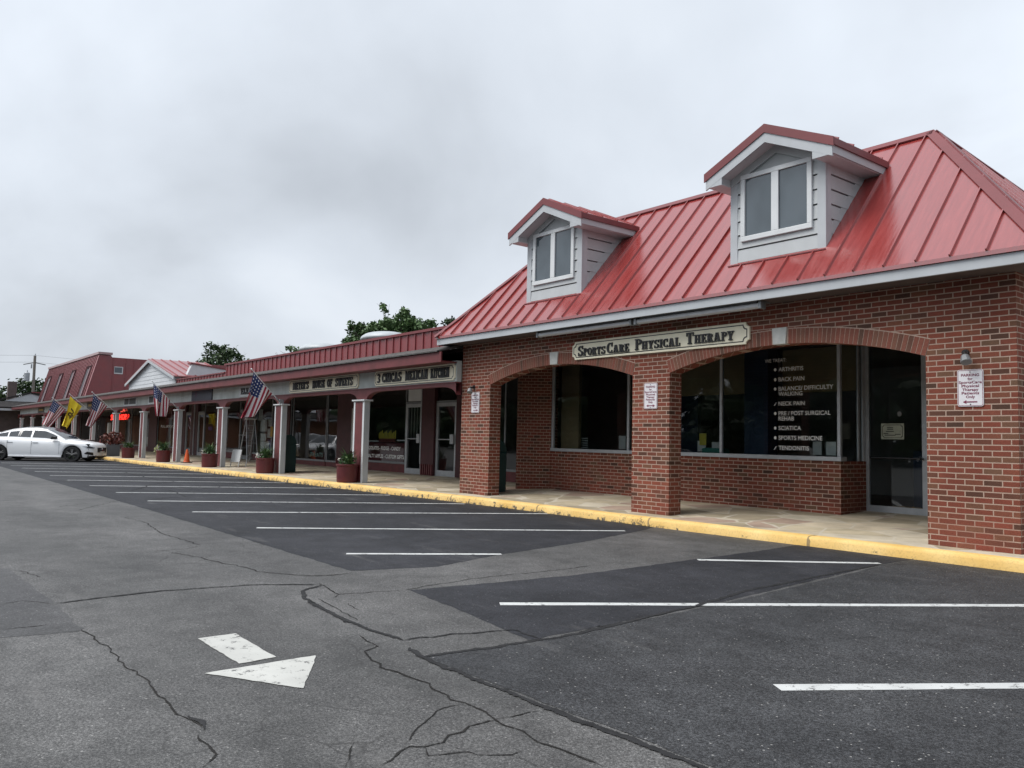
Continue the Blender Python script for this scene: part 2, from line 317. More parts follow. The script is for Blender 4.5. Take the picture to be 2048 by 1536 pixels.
DKGREEN = M('dark_green_plastic', (.008, .035, .035), .45, var=.15)
TUB = M('oxblood_planter', (.095, .014, .016), .5, var=.15, vs=6, grime=.2)
GREYTUB = M('grey_planter', (.10, .105, .12), .7, var=.15)
SOIL = M('potting_soil', (.03, .022, .015), .95, var=.3, vs=20)
CONE = M('orange_cone_plastic', (.62, .10, .02), .5, var=.1)
BLACKTOP = M('black_rubber', (.018, .018, .018), .75, var=.2)
CARW = M('white_car_paint', (.86, .87, .88), .3, spec=.5, var=.01, coat=.5); CARB = M('black_car_paint', (.012, .013, .015), .25, var=.05, coat=1.0)
CARGL = M('car_glass', (.02, .024, .028), .04, spec=.9, var=.05); CHROME = M('chrome', (.6, .6, .6), .12, metal=1, var=.03); RIM = M('dark_alloy', (.09, .09, .095), .3, metal=.8, var=.1)
LIGHTC = M('headlamp_lens', (.45, .47, .5), .08, spec=.9, var=.1)
WOODP = M('weathered_pole_wood', (.17, .15, .13), .9, var=.2, vs=6); STEELG = M('grey_steel', (.34, .36, .38), .5, metal=.3, var=.1)
WINGROOF = M('far_wing_shingle', (.040, .038, .038), 1.0, spec=.05, var=.3, vs=6)
WIRE = M('wire_black', (.03, .03, .03), .6, var=.1)
PAPER = M('white_paper', (.55, .55, .53), .7, var=.08, vs=9); PAPERY = M('yellow_paper', (.50, .42, .05), .7, var=.1); PAPERB = M('blue_poster', (.06, .09, .22), .6, var=.3, vs=9)
PAPERO = M('ochre_poster', (.40, .25, .04), .6, var=.3, vs=9); TEAL = M('teal_fabric', (.03, .20, .16), .7, var=.2)
def leaf_mat(name, c1, c2, c3):
    m, t, b = base_mat(name); p = pos(t)
    ri = N(t, 'ShaderNodeNewGeometry').outputs['Random Per Island']
    c = ramp(t, ri, [(0, c1), (.5, c2), (1, c3)])
    c = mixc(t, 1, c, ramp(t, noise(t, p, .8, 3), [(.3, .7), (.7, 1.3)]), 'MULTIPLY')
    L(t, c, b.inputs['Base Color']); b.inputs['Roughness'].default_value = .6; b.inputs['Specular IOR Level'].default_value = .3
    return m
LEAF = leaf_mat('tree_leaf', (.04, .08, .028), (.07, .125, .045), (.115, .18, .07))
LEAFD = leaf_mat('dark_leaf', (.025, .048, .02), (.042, .075, .03), (.068, .105, .042))
PLANTL = leaf_mat('plant_leaf', (.02, .06, .02), (.05, .11, .035), (.10, .16, .05)); REDLEAF = leaf_mat('red_leaf', (.05, .015, .015), (.11, .03, .025), (.16, .06, .04))
PALELEAF = leaf_mat('pale_leaf', (.30, .32, .14), (.42, .44, .22), (.5, .5, .35))
FLOWER = M('white_petal', (.7, .68, .62), .7, var=.1); BARK = M('bark', (.07, .055, .045), .9, var=.25, vs=9)
GRASS = leaf_mat('weed_grass', (.07, .08, .02), (.13, .13, .035), (.10, .07, .03))

# ---------------------------------------------------------------- mesh helpers
class MB:
    def __init__(s): s.v = []; s.f = []; s.mi = []
    def face(s, pts, m=0):
        i = len(s.v); s.v += [tuple(p) for p in pts]; s.f.append(tuple(range(i, i+len(pts)))); s.mi.append(m)
    def extr(s, pts, vec, m=0):
        n = len(pts); i = len(s.v); vec = Vector(vec)
        s.v += [tuple(p) for p in pts] + [tuple(Vector(p)+vec) for p in pts]
        s.f.append(tuple(range(i, i+n))[::-1]); s.f.append(tuple(range(i+n, i+2*n)))
        s.mi += [m, m]
        for k in range(n):
            a, b = i+k, i+(k+1) % n; s.f.append((a, b, b+n, a+n)); s.mi.append(m)
        return s
    def box(s, x0, x1, y0, y1, z0, z1, m=0):
        return s.extr([(x0, y0, z0), (x1, y0, z0), (x1, y0, z1), (x0, y0, z1)], (0, y1-y0, 0), m)
    def xz(s, pts, y0, y1, m=0): return s.extr([(a, y0, b) for a, b in pts], (0, y1-y0, 0), m)
    def yz(s, pts, x0, x1, m=0): return s.extr([(x0, a, b) for a, b in pts], (x1-x0, 0, 0), m)
    def xy(s, pts, z0, z1, m=0): return s.extr([(a, b, z0) for a, b in pts], (0, 0, z1-z0), m)
    def tube(s, p0, p1, r0, r1=None, n=10, m=0, cap=True):
        r1 = r0 if r1 is None else r1
        p0, p1 = Vector(p0), Vector(p1); d = (p1-p0).normalized()
        a = d.orthogonal().normalized(); b = d.cross(a); i = len(s.v)
        for p, r in ((p0, r0), (p1, r1)):
            for k in range(n):
                t = 2*math.pi*k/n; s.v.append(tuple(p+a*math.cos(t)*r+b*math.sin(t)*r))
        for k in range(n):
            s.f.append((i+k, i+(k+1) % n, i+n+(k+1) % n, i+n+k)); s.mi.append(m)
        if cap: s.f += [tuple(range(i, i+n))[::-1], tuple(range(i+n, i+2*n))]; s.mi += [m, m]
        return s
    def path(s, pts, r, n=8, m=0):
        for a, b in zip(pts[:-1], pts[1:]): s.tube(a, b, r, r, n, m)
        return s
    def lathe(s, c, prof, n=20, m=0):
        i = len(s.v); c = Vector(c)
        for r, z in prof:
            for k in range(n):
                t = 2*math.pi*k/n; s.v.append((c.x+r*math.cos(t), c.y+r*math.sin(t), c.z+z))
        for j in range(len(prof)-1):
            for k in range(n):
                a = i+j*n+k; b = i+j*n+(k+1) % n; s.f.append((a, b, b+n, a+n)); s.mi.append(m)
        s.f.append(tuple(range(i, i+n))[::-1]); s.f.append(tuple(range(i+(len(prof)-1)*n, i+len(prof)*n))); s.mi += [m, m]
        return s
    def build(s, name, mats, parent=None, smooth=False, local=False, bev=0, recalc=True):
        org = Vector((0, 0, 0))
        if not local:
            q = parent
            while q is not None: org += q.location; q = q.parent
        me = bpy.data.meshes.new(name)
        me.from_pydata([tuple(Vector(p)-org) for p in s.v], [], s.f)
        if not isinstance(mats, (list, tuple)): mats = [mats]
        for x in mats: me.materials.append(x)
        me.polygons.foreach_set('material_index', s.mi)
        if smooth: me.polygons.foreach_set('use_smooth', [True]*len(s.f))
        me.update()
        if recalc:
            bm = bmesh.new(); bm.from_mesh(me)
            if smooth or bev: bmesh.ops.remove_doubles(bm, verts=bm.verts, dist=.0002)
            bmesh.ops.recalc_face_normals(bm, faces=bm.faces); bm.to_mesh(me); bm.free()
        o = bpy.data.objects.new(name, me); COL.objects.link(o)
        if parent is not None: o.parent = parent
        if bev:
            md = o.modifiers.new('bevel', 'BEVEL'); md.width = bev; md.segments = 2; md.limit_method = 'ANGLE'; md.angle_limit = rad(40)
        return o
def tag(o, label, cat, group=None):
    o['label'] = label; o['category'] = cat
    if group: o['group'] = group
    return o
def thing(name, label, cat, loc, group=None, rz=0):
    o = bpy.data.objects.new(name, None); COL.objects.link(o); o.location = loc; o.rotation_euler = (0, 0, rz); o.empty_display_size = .2
    return tag(o, label, cat, group)
def struct(o, kind='structure'): o['kind'] = kind; return o
def copy_tree(o, parent=None):
    c = o.copy(); COL.objects.link(c); c.parent = parent
    for ch in [x for x in bpy.data.objects if x.parent == o]: copy_tree(ch, c)
    return c
def P(name, mat, parent, fn, **k):
    m = MB(); fn(m); return m.build(name, mat, parent, **k)
def B(name, mat, parent, *boxes, **k):
    m = MB()
    for b in boxes: m.box(*b)
    return m.build(name, mat, parent, **k)
def text_mb(lines, y, depth=.003):
    """lines: (text, x_left, z_base, cap_height, width or None, bold) -> facing -Y"""
    out = MB()
    for (s, x, z, h, wd, bold) in lines:
        cu = bpy.data.curves.new('t', 'FONT'); cu.body = s; cu.size = h/0.69; cu.offset = bold*h; cu.extrude = 0; cu.resolution_u = 3
        ob = bpy.data.objects.new('t', cu); COL.objects.link(ob)
        dg = bpy.context.evaluated_depsgraph_get(); me = bpy.data.meshes.new_from_object(ob.evaluated_get(dg))
        xs = [v.co.x for v in me.vertices]; k = 1.0; x0 = min(xs)
        if wd: k = wd/(max(xs)-x0)
        i = len(out.v); out.v += [(x+(v.co.x-x0)*k, y, z+v.co.y) for v in me.vertices]
        for p in me.polygons: out.f.append(tuple(i+a for a in p.vertices)); out.mi.append(0)
        bpy.data.objects.remove(ob); bpy.data.curves.remove(cu); bpy.data.meshes.remove(me)
    return out

# slab serif sign lettering, unit cap height; primitives (polygon lists)
T, TH, SF = .21, .11, .07
def _ring(cx, cy, rx, ry, a0, a1, tx=T, ty=TH, n=12):
    o = []
    for k in range(n):
        a, b = rad(a0+(a1-a0)*k/n), rad(a0+(a1-a0)*(k+1)/n)
        o.append([(cx+rx*math.cos(a), cy+ry*math.sin(a)), (cx+rx*math.cos(b), cy+ry*math.sin(b)),
                  (cx+(rx-tx)*math.cos(b), cy+(ry-ty)*math.sin(b)), (cx+(rx-tx)*math.cos(a), cy+(ry-ty)*math.sin(a))])
    return o
def _r(x0, y0, x1, y1): return [(x0, y0), (x1, y0), (x1, y1), (x0, y1)]
def _stem(x, lo=True, hi=True, y0=0, y1=1, t=T):
    o = [_r(x, y0, x+t, y1)]
    if lo: o.append(_r(x-SF, y0, x+t+SF, y0+TH))
    if hi: o.append(_r(x-SF, y1-TH, x+t+SF, y1))
    return o
def _dg(x0, y0, x1, y1, t): return [(x0, y0), (x0+t, y0), (x1+t, y1), (x1, y1)]
def glyph(c):
    s = SF
    if c == 'I': return _stem(s), T+2*s
    if c == 'H': return _stem(s)+_stem(s+.40)+[_r(s+T, .45, s+.40, .57)], .40+T+2*s
    if c == 'T': return _stem(.2, hi=False)+[_r(0, .88, .65, 1), _r(0, .68, .09, .88), _r(.56, .68, .65, .88)], .65
    if c == 'P': return _stem(s)+_ring(s+.22, .73, .38, .27, -90, 90), .62
    if c == 'R': return _stem(s)+_ring(s+.22, .75, .36, .25, -90, 90)+[_dg(s+.36, .12, s+.20, .52, .22), _r(s+.33, 0, .72, .12)], .72
    if c == 'E': return _stem(s)+[_r(s+T, 0, .60, TH), _r(s+T, 1-TH, .58, 1), _r(.50, TH, .60, .30), _r(.49, .72, .58, 1-TH), _r(s+T, .45, .46, .56), _r(.40, .36, .46, .65)], .62
    if c == 'F': return _stem(s)+[_r(s+T, 1-TH, .58, 1), _r(.49, .70, .58, 1-TH), _r(s+T, .45, .46, .56), _r(.40, .36, .46, .65)], .58
    if c == 'L': return _stem(s)+[_r(s+T, 0, .58, TH), _r(.48, TH, .58, .36)], .60
    if c == 'C': return _ring(.36, .5, .36, .5, 55, 305)+[_r(.50, .62, .60, 1.0), _r(.50, 0, .58, .30)], .62
    if c == 'O': return _ring(.35, .5, .35, .5, 0, 360, n=20), .70
    if c == 'S': return _ring(.31, .735, .31, .265, 20, 270)+_ring(.31, .265, .31, .265, -160, 90)+[_r(.50, .66, .58, 1), _r(.02, 0, .10, .34)], .62
    if c == 'U': return _stem(s, lo=False, y0=.3)+_stem(s+.42, lo=False, y0=.3, t=.15)+_ring(s+.285, .32, .285, .32, 180, 360, T, TH), .57+2*s
    if c == 'A': return [_dg(.09, .08, .24, 1, .12), _dg(.46, .08, .26, 1, .24), _r(.18, .28, .52, .39), _r(0, 0, .28, .11), _r(.38, 0, .78, .11)], .78
    if c == 'Y': return [_r(.24, 0, .24+T, .5), _r(.15, 0, .58, TH), _dg(.24, .46, .06, .95, T), _dg(.36, .46, .56, .95, .11), _r(0, .89, .38, 1), _r(.46, .89, .74, 1)], .74
    if c == 'M': return _stem(s, t=.16)+_stem(s+.66)+[_dg(s+.34, .05, s+.06, 1, .22), _dg(s+.40, .05, s+.62, 1, .12)], .66+T+2*s
    if c == 'N': return _stem(s, t=.14)+_stem(s+.52, lo=False, t=.14)+[_dg(s+.42, 0, s+.06, 1, .24)], .66+2*s
    if c == 'K': return _stem(s)+[_dg(s+T, .40, s+.46, .92, .12), _dg(s+.46, .08, s+.24, .55, .22), _r(s+.36, 0, .80, TH), _r(s+.34, .89, .76, 1)], .80
    if c == 'X': return [_dg(.44, .05, .08, .95, .26), _dg(.06, .05, .50, .95, .12), _r(0, 0, .28, TH), _r(.36, 0, .76, TH), _r(0, .89, .40, 1), _r(.44, .89, .72, 1)], .76
    if c == 'W': return [_dg(.22, 0, .06, .95, .22), _dg(.30, 0, .44, .95, .10), _dg(.56, 0, .42, .95, .22), _dg(.66, 0, .84, .95, .10), _r(0, .89, .34, 1), _r(.40, .89, .66, 1), _r(.76, .89, 1.0, 1)], 1.0
    if c == '3': return _ring(.28, .74, .30, .26, -90, 160)+_ring(.28, .26, .32, .27, -160, 90), .62
    if c == "'": return [[(.06, .68), (.12, .68), (.2, 1), (.02, 1)]], .22
    return [], .35
def sign_letters(words, y, depth=.02):
    """words: (text, x0, x1, z0, big height, small scale) lower-case letters are small capitals"""
    m = MB()
    for s, x0, x1, z0, h, sm in words:
        gs = []; adv = 0
        for c in s:
            k = sm if c.islower() else 1.0
            g, wd = glyph(c.upper()); gs.append((g, adv, k)); adv += (wd+.07)*k
        kx = (x1-x0)/(adv-.07); n = 0
        for g, a, k in gs:
            for poly in g:
                n += 1
                m.extr([(x0+(a+u*k)*kx, y, z0+v*k*h) for u, v in poly], (0, -depth-(n % 40)*.00012, 0))
    return m
def notched(x0, x1, z0, z1, c):
    """sign outline with concave corners"""
    pts = []
    for cx, cz, a0 in ((x0, z0, 90), (x1, z0, 180), (x1, z1, 270), (x0, z1, 0)):
        pts += [(cx+c*math.cos(rad(a0-90*k/5)), cz+c*math.sin(rad(a0-90*k/5))) for k in range(6)]
    return pts
def sign_board(name, label, x0, x1, z0, z1, y, words, notch=.06, bm=None, line=True):
    t = thing(name, label, 'sign', ((x0+x1)/2, y, z0), 'carved shop signs along the arcade' if y < -.1 else None)
    P('board', bm or CREAM, t, lambda m: m.xz(notched(x0, x1, z0, z1, notch), y-.035, y), bev=.004)
    if line:
        a = notched(x0+.035, x1-.035, z0+.035, z1-.035, notch); b = notched(x0+.05, x1-.05, z0+.05, z1-.05, notch)
        m = MB()
        for k in range(len(a)):
            j = (k+1) % len(a); m.face([(a[k][0], y-.0375, a[k][1]), (a[j][0], y-.0375, a[j][1]), (b[j][0], y-.0375, b[j][1]), (b[k][0], y-.0375, b[k][1])])
        m.build('border_line', BLACK, t)
    for wd_ in words: sign_letters([wd_], y-.036).build('lettering', BLACK, t)
    return t

# ---------------------------------------------------------------- ground, markings, kerb, pavement
ZA = -.13
KX = [(6, -.48), (-4, -.52), (-9, -.58), (-12, -.54), (-14.5, -.60), (-17.4, -.76), (-22, -.96), (-27, -1.14), (-32, -1.28), (-40, -1.42), (-60, -1.50), (-92, -1.5)]
lot = struct(P('parking_lot', ASPH, None, lambda m: m.face([(-700, -600, ZA), (500, -600, ZA), (500, 700, ZA), (-700, 700, ZA)])))
def sheet(name, mat, pts, dz, parent=lot):
    return P(name, mat, parent, lambda m: m.face([(x, y, ZA+dz) for x, y in pts]))
def wob(pts, step=.25, a=.02, seed=1):
    r = random.Random(seed); o = []
    for (x0, y0), (x1, y1) in zip(pts, pts[1:]+pts[:1]):
        n = max(1, int(math.hypot(x1-x0, y1-y0)/step))
        for k in range(n):
            o.append((x0+(x1-x0)*k/n+r.uniform(-a, a), y0+(y1-y0)*k/n+r.uniform(-a, a)))
    return o
sheet('sealed_asphalt', SEAL, wob([(-7.15, -6.46), (-6.95, -5.6), (-7.32, -4.53), (-7.7, -2.9), (-8.33, -1.03), (-8.6, -.52), (-14.5, -.55), (-22, -.9), (-32, -1.2), (-40, -1.3), (-40, -6.3), (-28.6, -6.35), (-14.4, -6.38)], .12, .012), .0015)
sheet('sealed_asphalt', SEAL, wob([(-6.0, -6.5), (-5.0, -6.62), (-4.11, -6.76), (-4.2, -4.87), (-4.45, -2.6), (-4.6, -1.3), (-4.6, -.5), (-6.1, -.5), (-6.0, -1.6), (-5.94, -2.79), (-5.84, -4.74)], .1, .01), .0015)
sheet('patched_asphalt', ASPHB, wob([(-4.12, -7.54), (-3.0, -7.5), (-2.1, -7.47), (-1.0, -7.40), (2.5, -7.2), (2.5, -.5), (-4.58, -.5), (-4.57, -1.3), (-4.4, -2.6), (-4.16, -4.87), (-4.06, -6.7)], .1, .01, 3), .002)
sheet('patched_asphalt', SEAL2, wob([(-8.89, -9.10), (-8.03, -9.08), (-7.06, -9.04), (-6.26, -9.04), (-5.9, -9.02), (-5.89, -9.11), (-5.95, -9.46), (-6.1, -11.5), (-9, -12)], .1, .01, 4), .0015)
STR = [((-2.58, -6.32), (.55, -1.5)), ((-5.13, -6.21), (-1.95, -1.35)), ((-5.89, -2.85), (-4.65, -1.23)), ((-8.21, -5.96), (-7.33, -4.49)), ((-11.09, -5.85), (-8.37, -1.41)), ((-13.8, -5.88), (-11.0, -.62)),
       ((-16.35, -5.91), (-13.4, -.72)), ((-18.87, -5.89), (-16.1, -.85)), ((-21.4, -5.9), (-18.75, -.98)), ((-24.0, -5.9), (-21.3, -1.1)), ((-26.6, -5.9), (-23.9, -1.2)), ((-29.2, -5.9), (-26.5, -1.3)), ((-31.8, -5.9), (-29.1, -1.4)), ((-34.4, -5.9), (-31.7, -1.45)), ((-37.0, -5.9), (-34.3, -1.5))]
for k, (a, b) in enumerate(STR):
    A, Bv = Vector(a), Vector(b); d = (Bv-A).normalized(); n = Vector((-d.y, d.x))*.052
    pts = []; r = random.Random(k); ln = (Bv-A).length; q = int(ln/.35)
    l = [A+d*ln*i/q+n*(1+r.uniform(-.09, .09)) for i in range(q+1)]; rr = [A+d*ln*i/q-n*(1+r.uniform(-.09, .09)) for i in range(q+1)]
    m = MB()
    for i in range(q): m.face([(*l[i], ZA+.0035), (*rr[i], ZA+.0035), (*rr[i+1], ZA+.0035), (*l[i+1], ZA+.0035)])
    m.build('parking_stripe', STRIPE, lot)
m = MB(); m.face([(x, y, ZA+.0035) for x, y in wob([(-5.28, -8.48), (-4.58, -8.47), (-4.60, -8.25), (-5.28, -8.24)], .05, .004, 5)])
m.face([(x, y, ZA+.0035) for x, y in wob([(-4.50, -8.69), (-3.96, -8.37), (-4.51, -8.04)], .05, .004, 6)])
m.build('direction_arrow', ARROWP, lot)
CR=[([(-13.33,-7.02),(-12.45,-6.95),(-11.1,-7.12),(-10.58,-7.11),(-10.08,-7.08),(-9.63,-7.08)],0.03),
([(-9.56,-7.1),(-9.43,-7.31),(-9.4,-7.68)],0.025),
([(-9.23,-7.52),(-8.78,-7.39),(-8.26,-7.32),(-7.96,-7.24),(-7.58,-7.21),(-7.37,-7.13),(-7.04,-6.86),(-7.01,-6.55)],0.03),
([(-8.89,-9.12),(-8.03,-9.1),(-7.31,-9.08),(-6.76,-9.06),(-6.12,-9.07),(-5.88,-9.06)],0.13),
([(-5.92,-9.0),(-5.31,-8.98),(-4.96,-8.99),(-4.61,-8.97),(-4.25,-8.98),(-3.94,-8.99),(-3.8,-8.96),(-3.69,-8.96)],0.018),
([(-3.87,-8.97),(-3.79,-8.95),(-3.66,-8.96)],0.05),
([(-3.62,-9.01),(-3.46,-9.01),(-3.35,-9.02),(-3.25,-9.1)],0.016),
([(-6.9,-8.99),(-6.94,-8.81),(-6.97,-8.54),(-7.02,-8.21),(-6.96,-7.89),(-6.9,-7.48),(-6.63,-7.04)],0.05),
([(-6.57,-7.03),(-6.44,-7.26),(-6.16,-7.37),(-5.81,-7.44),(-5.47,-7.46),(-5.16,-7.49),(-5.97,-7.41),(-5.43,-7.46),(-5.17,-7.47),(-4.89,-7.47),(-4.66,-7.45),(-4.54,-7.44)],0.06),
([(-4.54,-7.44),(-4.53,-7.3),(-4.5,-7.08),(-4.43,-6.85),(-4.39,-6.69),(-4.34,-6.67),(-4.1,-6.69)],0.04),
([(-4.15,-7.55),(-4.12,-7.33),(-4.09,-7.1),(-4.07,-6.72),(-4.05,-6.53),(-4.1,-6.06),(-4.09,-6.14),(-4.17,-5.52),(-4.23,-4.9),(-4.42,-4.03),(-4.47,-3.32),(-4.53,-2.5),(-4.6,-1.26)],0.075),
([(-4.36,-7.5),(-4.15,-7.55),(-3.94,-7.56),(-3.65,-7.55),(-3.34,-7.55),(-3.09,-7.55),(-2.85,-7.54),(-2.69,-7.53),(-2.44,-7.52),(-2.27,-7.52),(-2.12,-7.51),(-1.98,-7.52)],0.075),
([(-3.02,-8.34),(-3.14,-8.19),(-3.2,-8.12),(-3.29,-8.01),(-3.3,-7.94),(-3.3,-7.84)],0.014),
([(-2.87,-8.57),(-2.94,-8.4),(-2.97,-8.33),(-2.95,-8.28),(-2.94,-8.19),(-2.99,-8.13),(-3.02,-7.99),(-3.03,-7.85)],0.02),
([(-3.03,-7.85),(-3.03,-7.72),(-3.02,-7.61)],0.03),
([(-4.83,-7.58),(-4.51,-7.66),(-4.43,-7.76),(-4.31,-7.8),(-4.09,-7.85),(-3.86,-7.81),(-3.68,-7.81),(-3.53,-7.85),(-3.3,-7.84),(-3.17,-7.83),(-3.03,-7.84),(-2.85,-7.85),(-2.71,-7.86),(-2.62,-7.84),(-2.48,-7.83),(-2.36,-7.83)],0.026),
([(-2.95,-8.28),(-2.85,-8.33),(-2.79,-8.18),(-2.73,-8.16),(-2.66,-8.04),(-2.67,-7.99)],0.012),
([(-2.86,-8.2),(-2.79,-8.18)],0.012),
([(-2.63,-8.05),(-2.51,-8.04)],0.014),
([(-3.16,-8.51),(-3.05,-8.58),(-2.95,-8.65)],0.012),
([(-7.1,-6.99),(-7.03,-6.69),(-7.03,-6.46)],0.018),
([(-6.69,-7.0),(-6.35,-7.05),(-6.14,-7.08),(-6.03,-6.55)],0.02),
([(-6.14,-7.08),(-6.01,-7.2)],0.014),
([(-5.8,-7.19),(-5.49,-7.24)],0.016),
([(-6.07,-7.31),(-5.67,-7.35),(-5.19,-7.41)],0.014),
([(-6.03,-6.55),(-6.18,-5.73),(-6.18,-5.26),(-6.15,-4.71),(-6.18,-4.22)],0.02),
([(-19.34,-5.49),(-19.74,-5.26),(-20.64,-4.84),(-21.31,-4.59),(-21.97,-4.12),(-23.08,-3.36)],0.06),
([(-19.43,-4.82),(-19.22,-4.69),(-18.33,-4.81),(-17.13,-4.97),(-17.0,-5.32),(-16.77,-5.68)],0.05),
([(-27.98,-3.56),(-24.62,-3.75),(-23.2,-3.83)],0.06),
([(-14.18,-6.45),(-14.07,-6.01),(-14.05,-5.44),(-13.81,-4.38)],0.03),
([(-19.33,-4.52),(-19.47,-3.93),(-20.12,-3.19)],0.05),
([(-7.08,-9.33),(-7.13,-9.17),(-6.89,-9.03)],0.02),
([(-6.18,-9.43),(-6.17,-9.24),(-6.18,-9.11)],0.02),
([(-8.69,-8.99),(-8.16,-8.9)],0.016),
([(-15.57,-7.56),(-16.1,-6.99)],0.03),
([(-14.78,-7.4),(-16.69,-6.32)],0.025)]
UVS = {}
def strip(m, pts, wd, z, seed):
    r = random.Random(seed); P2 = []
    for (x0, y0), (x1, y1) in zip(pts[:-1], pts[1:]):
        n = max(1, int(math.hypot(x1-x0, y1-y0)/.07)); jit = min(.018, wd*.45) if wd < .05 else .01
        for k in range(n): P2.append(Vector((x0+(x1-x0)*k/n+r.uniform(-jit, jit), y0+(y1-y0)*k/n+r.uniform(-jit, jit))))
    P2.append(Vector(pts[-1])); pl = pr = None
    for i, q in enumerate(P2):
        d = (P2[min(i+1, len(P2)-1)]-P2[max(i-1, 0)]); d = d.normalized() if d.length > 0 else Vector((1, 0))
        h = wd*.5*r.uniform(.8, 1.15) if wd < .05 else wd*.5*r.uniform(.85, 1.12)
        if i in (0, len(P2)-1): h *= .3
        n = Vector((-d.y, d.x))*h; l, rr = q+n, q-n
        if pl is not None: z += .000002; m.face([(*pl, z), (*pr, z), (*rr, z), (*l, z)]); UVS.setdefault(id(m), []).extend([(-1, 0), (1, 0), (1, 1), (-1, 1)])
        pl, pr = l, rr
mt, mc, mp = MB(), MB(), MB()
for i, (pts, wd) in enumerate(CR):
    if wd > .1: strip(mp, pts, wd*1.0, ZA+.0022, i)
    elif wd >= .04: strip(mt, pts, wd*1.15, ZA+.0042+i*.00004, i)
    else: strip(mc, pts, wd*1.25+.012, ZA+.0026+i*.00002, i)
for m_, n_, k_ in ((mp, 'tar_seam', SEAL2), (mt, 'tar_seam', TAR), (mc, 'asphalt_crack', CRACK)):
    o = m_.build(n_, k_, lot, recalc=False); ul = o.data.uv_layers.new(name='UVMap')
    for i, q in enumerate(UVS[id(m_)]): ul.data[i].uv = q
# kerb
def kerb(m):
    pts = []
    for (x0, y0), (x1, y1) in zip(KX[:-1], KX[1:]):
        n = max(1, int(abs(x1-x0)/.4))
        for k in range(n): pts.append((x0+(x1-x0)*k/n, y0+(y1-y0)*k/n))
    pts.append(KX[-1]); r = random.Random(3); prev = None
    for x, y in pts:
        j = r.uniform(-.008, .008); jz = r.uniform(-.006, .004)
        ring = [(x, y-.02+j, ZA-.02), (x, y-.012+j, -.045), (x, y+.006+j, -.012+jz), (x, y+.035+j, .001+jz), (x, y+.17, .002)]
        if prev:
            for a in range(4): m.face([prev[a], prev[a+1], ring[a+1], ring[a]])
        prev = ring
kb = struct(P('kerb', KERB, None, kerb, smooth=True))
def pave(m):
    ys = [(.17, 0.0)]
    for (x0, y0), (x1, y1) in zip(KX[:-1], KX[1:]):
        for (a, za, b, zb) in ((None, -.001, .05, 0.0), (.05, 0, 2.9, .128), (2.9, .128, 3.0, .13)):
            m.face([(x0, y0+.169 if a is None else a, za), (x1, y1+.169 if a is None else a, za), (x1, b, zb), (x0, b, zb)])
struct(P('pavement', STONE, None, pave))
def weeds(m):
    r = random.Random(11)
    def ky(x):
        for (x0, y0), (x1, y1) in zip(KX[:-1], KX[1:]):
            if x1 <= x <= x0: return y0+(y1-y0)*(x0-x)/(x0-x1)
        return -.5
    for c in range(34):
        cx = r.uniform(-34, -7) if c > 22 else r.choice((-9.4, -9.9, -10.3, -11.2, -12.2, -8.9, -19.5, -27))+r.gauss(0, .22)
        for k in range(r.randint(3, 7)):
            x = cx+r.gauss(0, .05); y = ky(x)-.03+r.gauss(0, .012); h = r.uniform(.01, .04); a = r.uniform(0, 6.28); wv = .004
            tx, ty = x+r.gauss(0, .035), y-abs(r.gauss(0, .03))
            m.face([(x-wv*math.cos(a), y-wv*math.sin(a), ZA), (x+wv*math.cos(a), y+wv*math.sin(a), ZA), (tx, ty, ZA+h)])
wd = P('weeds', GRASS, None, weeds, recalc=False); struct(wd, 'stuff')

# ---------------------------------------------------------------- brick building
XL0, XL1, XC0, XC1, XR0, XR1 = -14.616, -13.60, -9.575, -8.762, -4.686, -3.67
ZS, RISE, RING, ZT, WT = 2.30, .305, .212, 3.23, .29
bb = thing('brick_building', 'red brick corner building with two arches, red metal hip roof and two grey dormers', 'building', (-9.1, 0, 0))
def arc_z(x, x0, x1, off=0):
    h = (x1-x0)/2; Rr = (h*h+RISE*RISE)/(2*RISE); cx = (x0+x1)/2; cz = ZS+RISE-Rr
    return cz+math.sqrt(max((Rr+off)**2-(x-cx)**2, 0)), cx, cz, Rr
def front(m):
    for a, b in ((XL0, XL1), (XC0, XC1), (XR0, XR1)): m.box(a, b, 0, WT, -.05, ZT)
    for a, b in ((XL1, XC0), (XC1, XR0)):
        n = 32; xs = [a+(b-a)*i/n for i in range(n+1)]
        for i in range(n):
            z0, z1 = arc_z(xs[i], a, b)[0], arc_z(xs[i+1], a, b)[0]; u, v = xs[i], xs[i+1]
            m.face([(u, 0, z0), (v, 0, z1), (v, 0, ZT), (u, 0, ZT)]); m.face([(u, WT, z0), (v, WT, z1), (v, WT, ZT), (u, WT, ZT)])
            m.face([(u, 0, z0), (v, 0, z1), (v, WT, z1), (u, WT, z0)])
P('front_wall', BRICK, bb, front)
P('side_wall', BRICK, bb, lambda m: (m.box(XR1-.3, XR1, WT+.001, 9, -.05, ZT), m.box(-14.6, XR1, 9, 9.3, 0, ZT)))
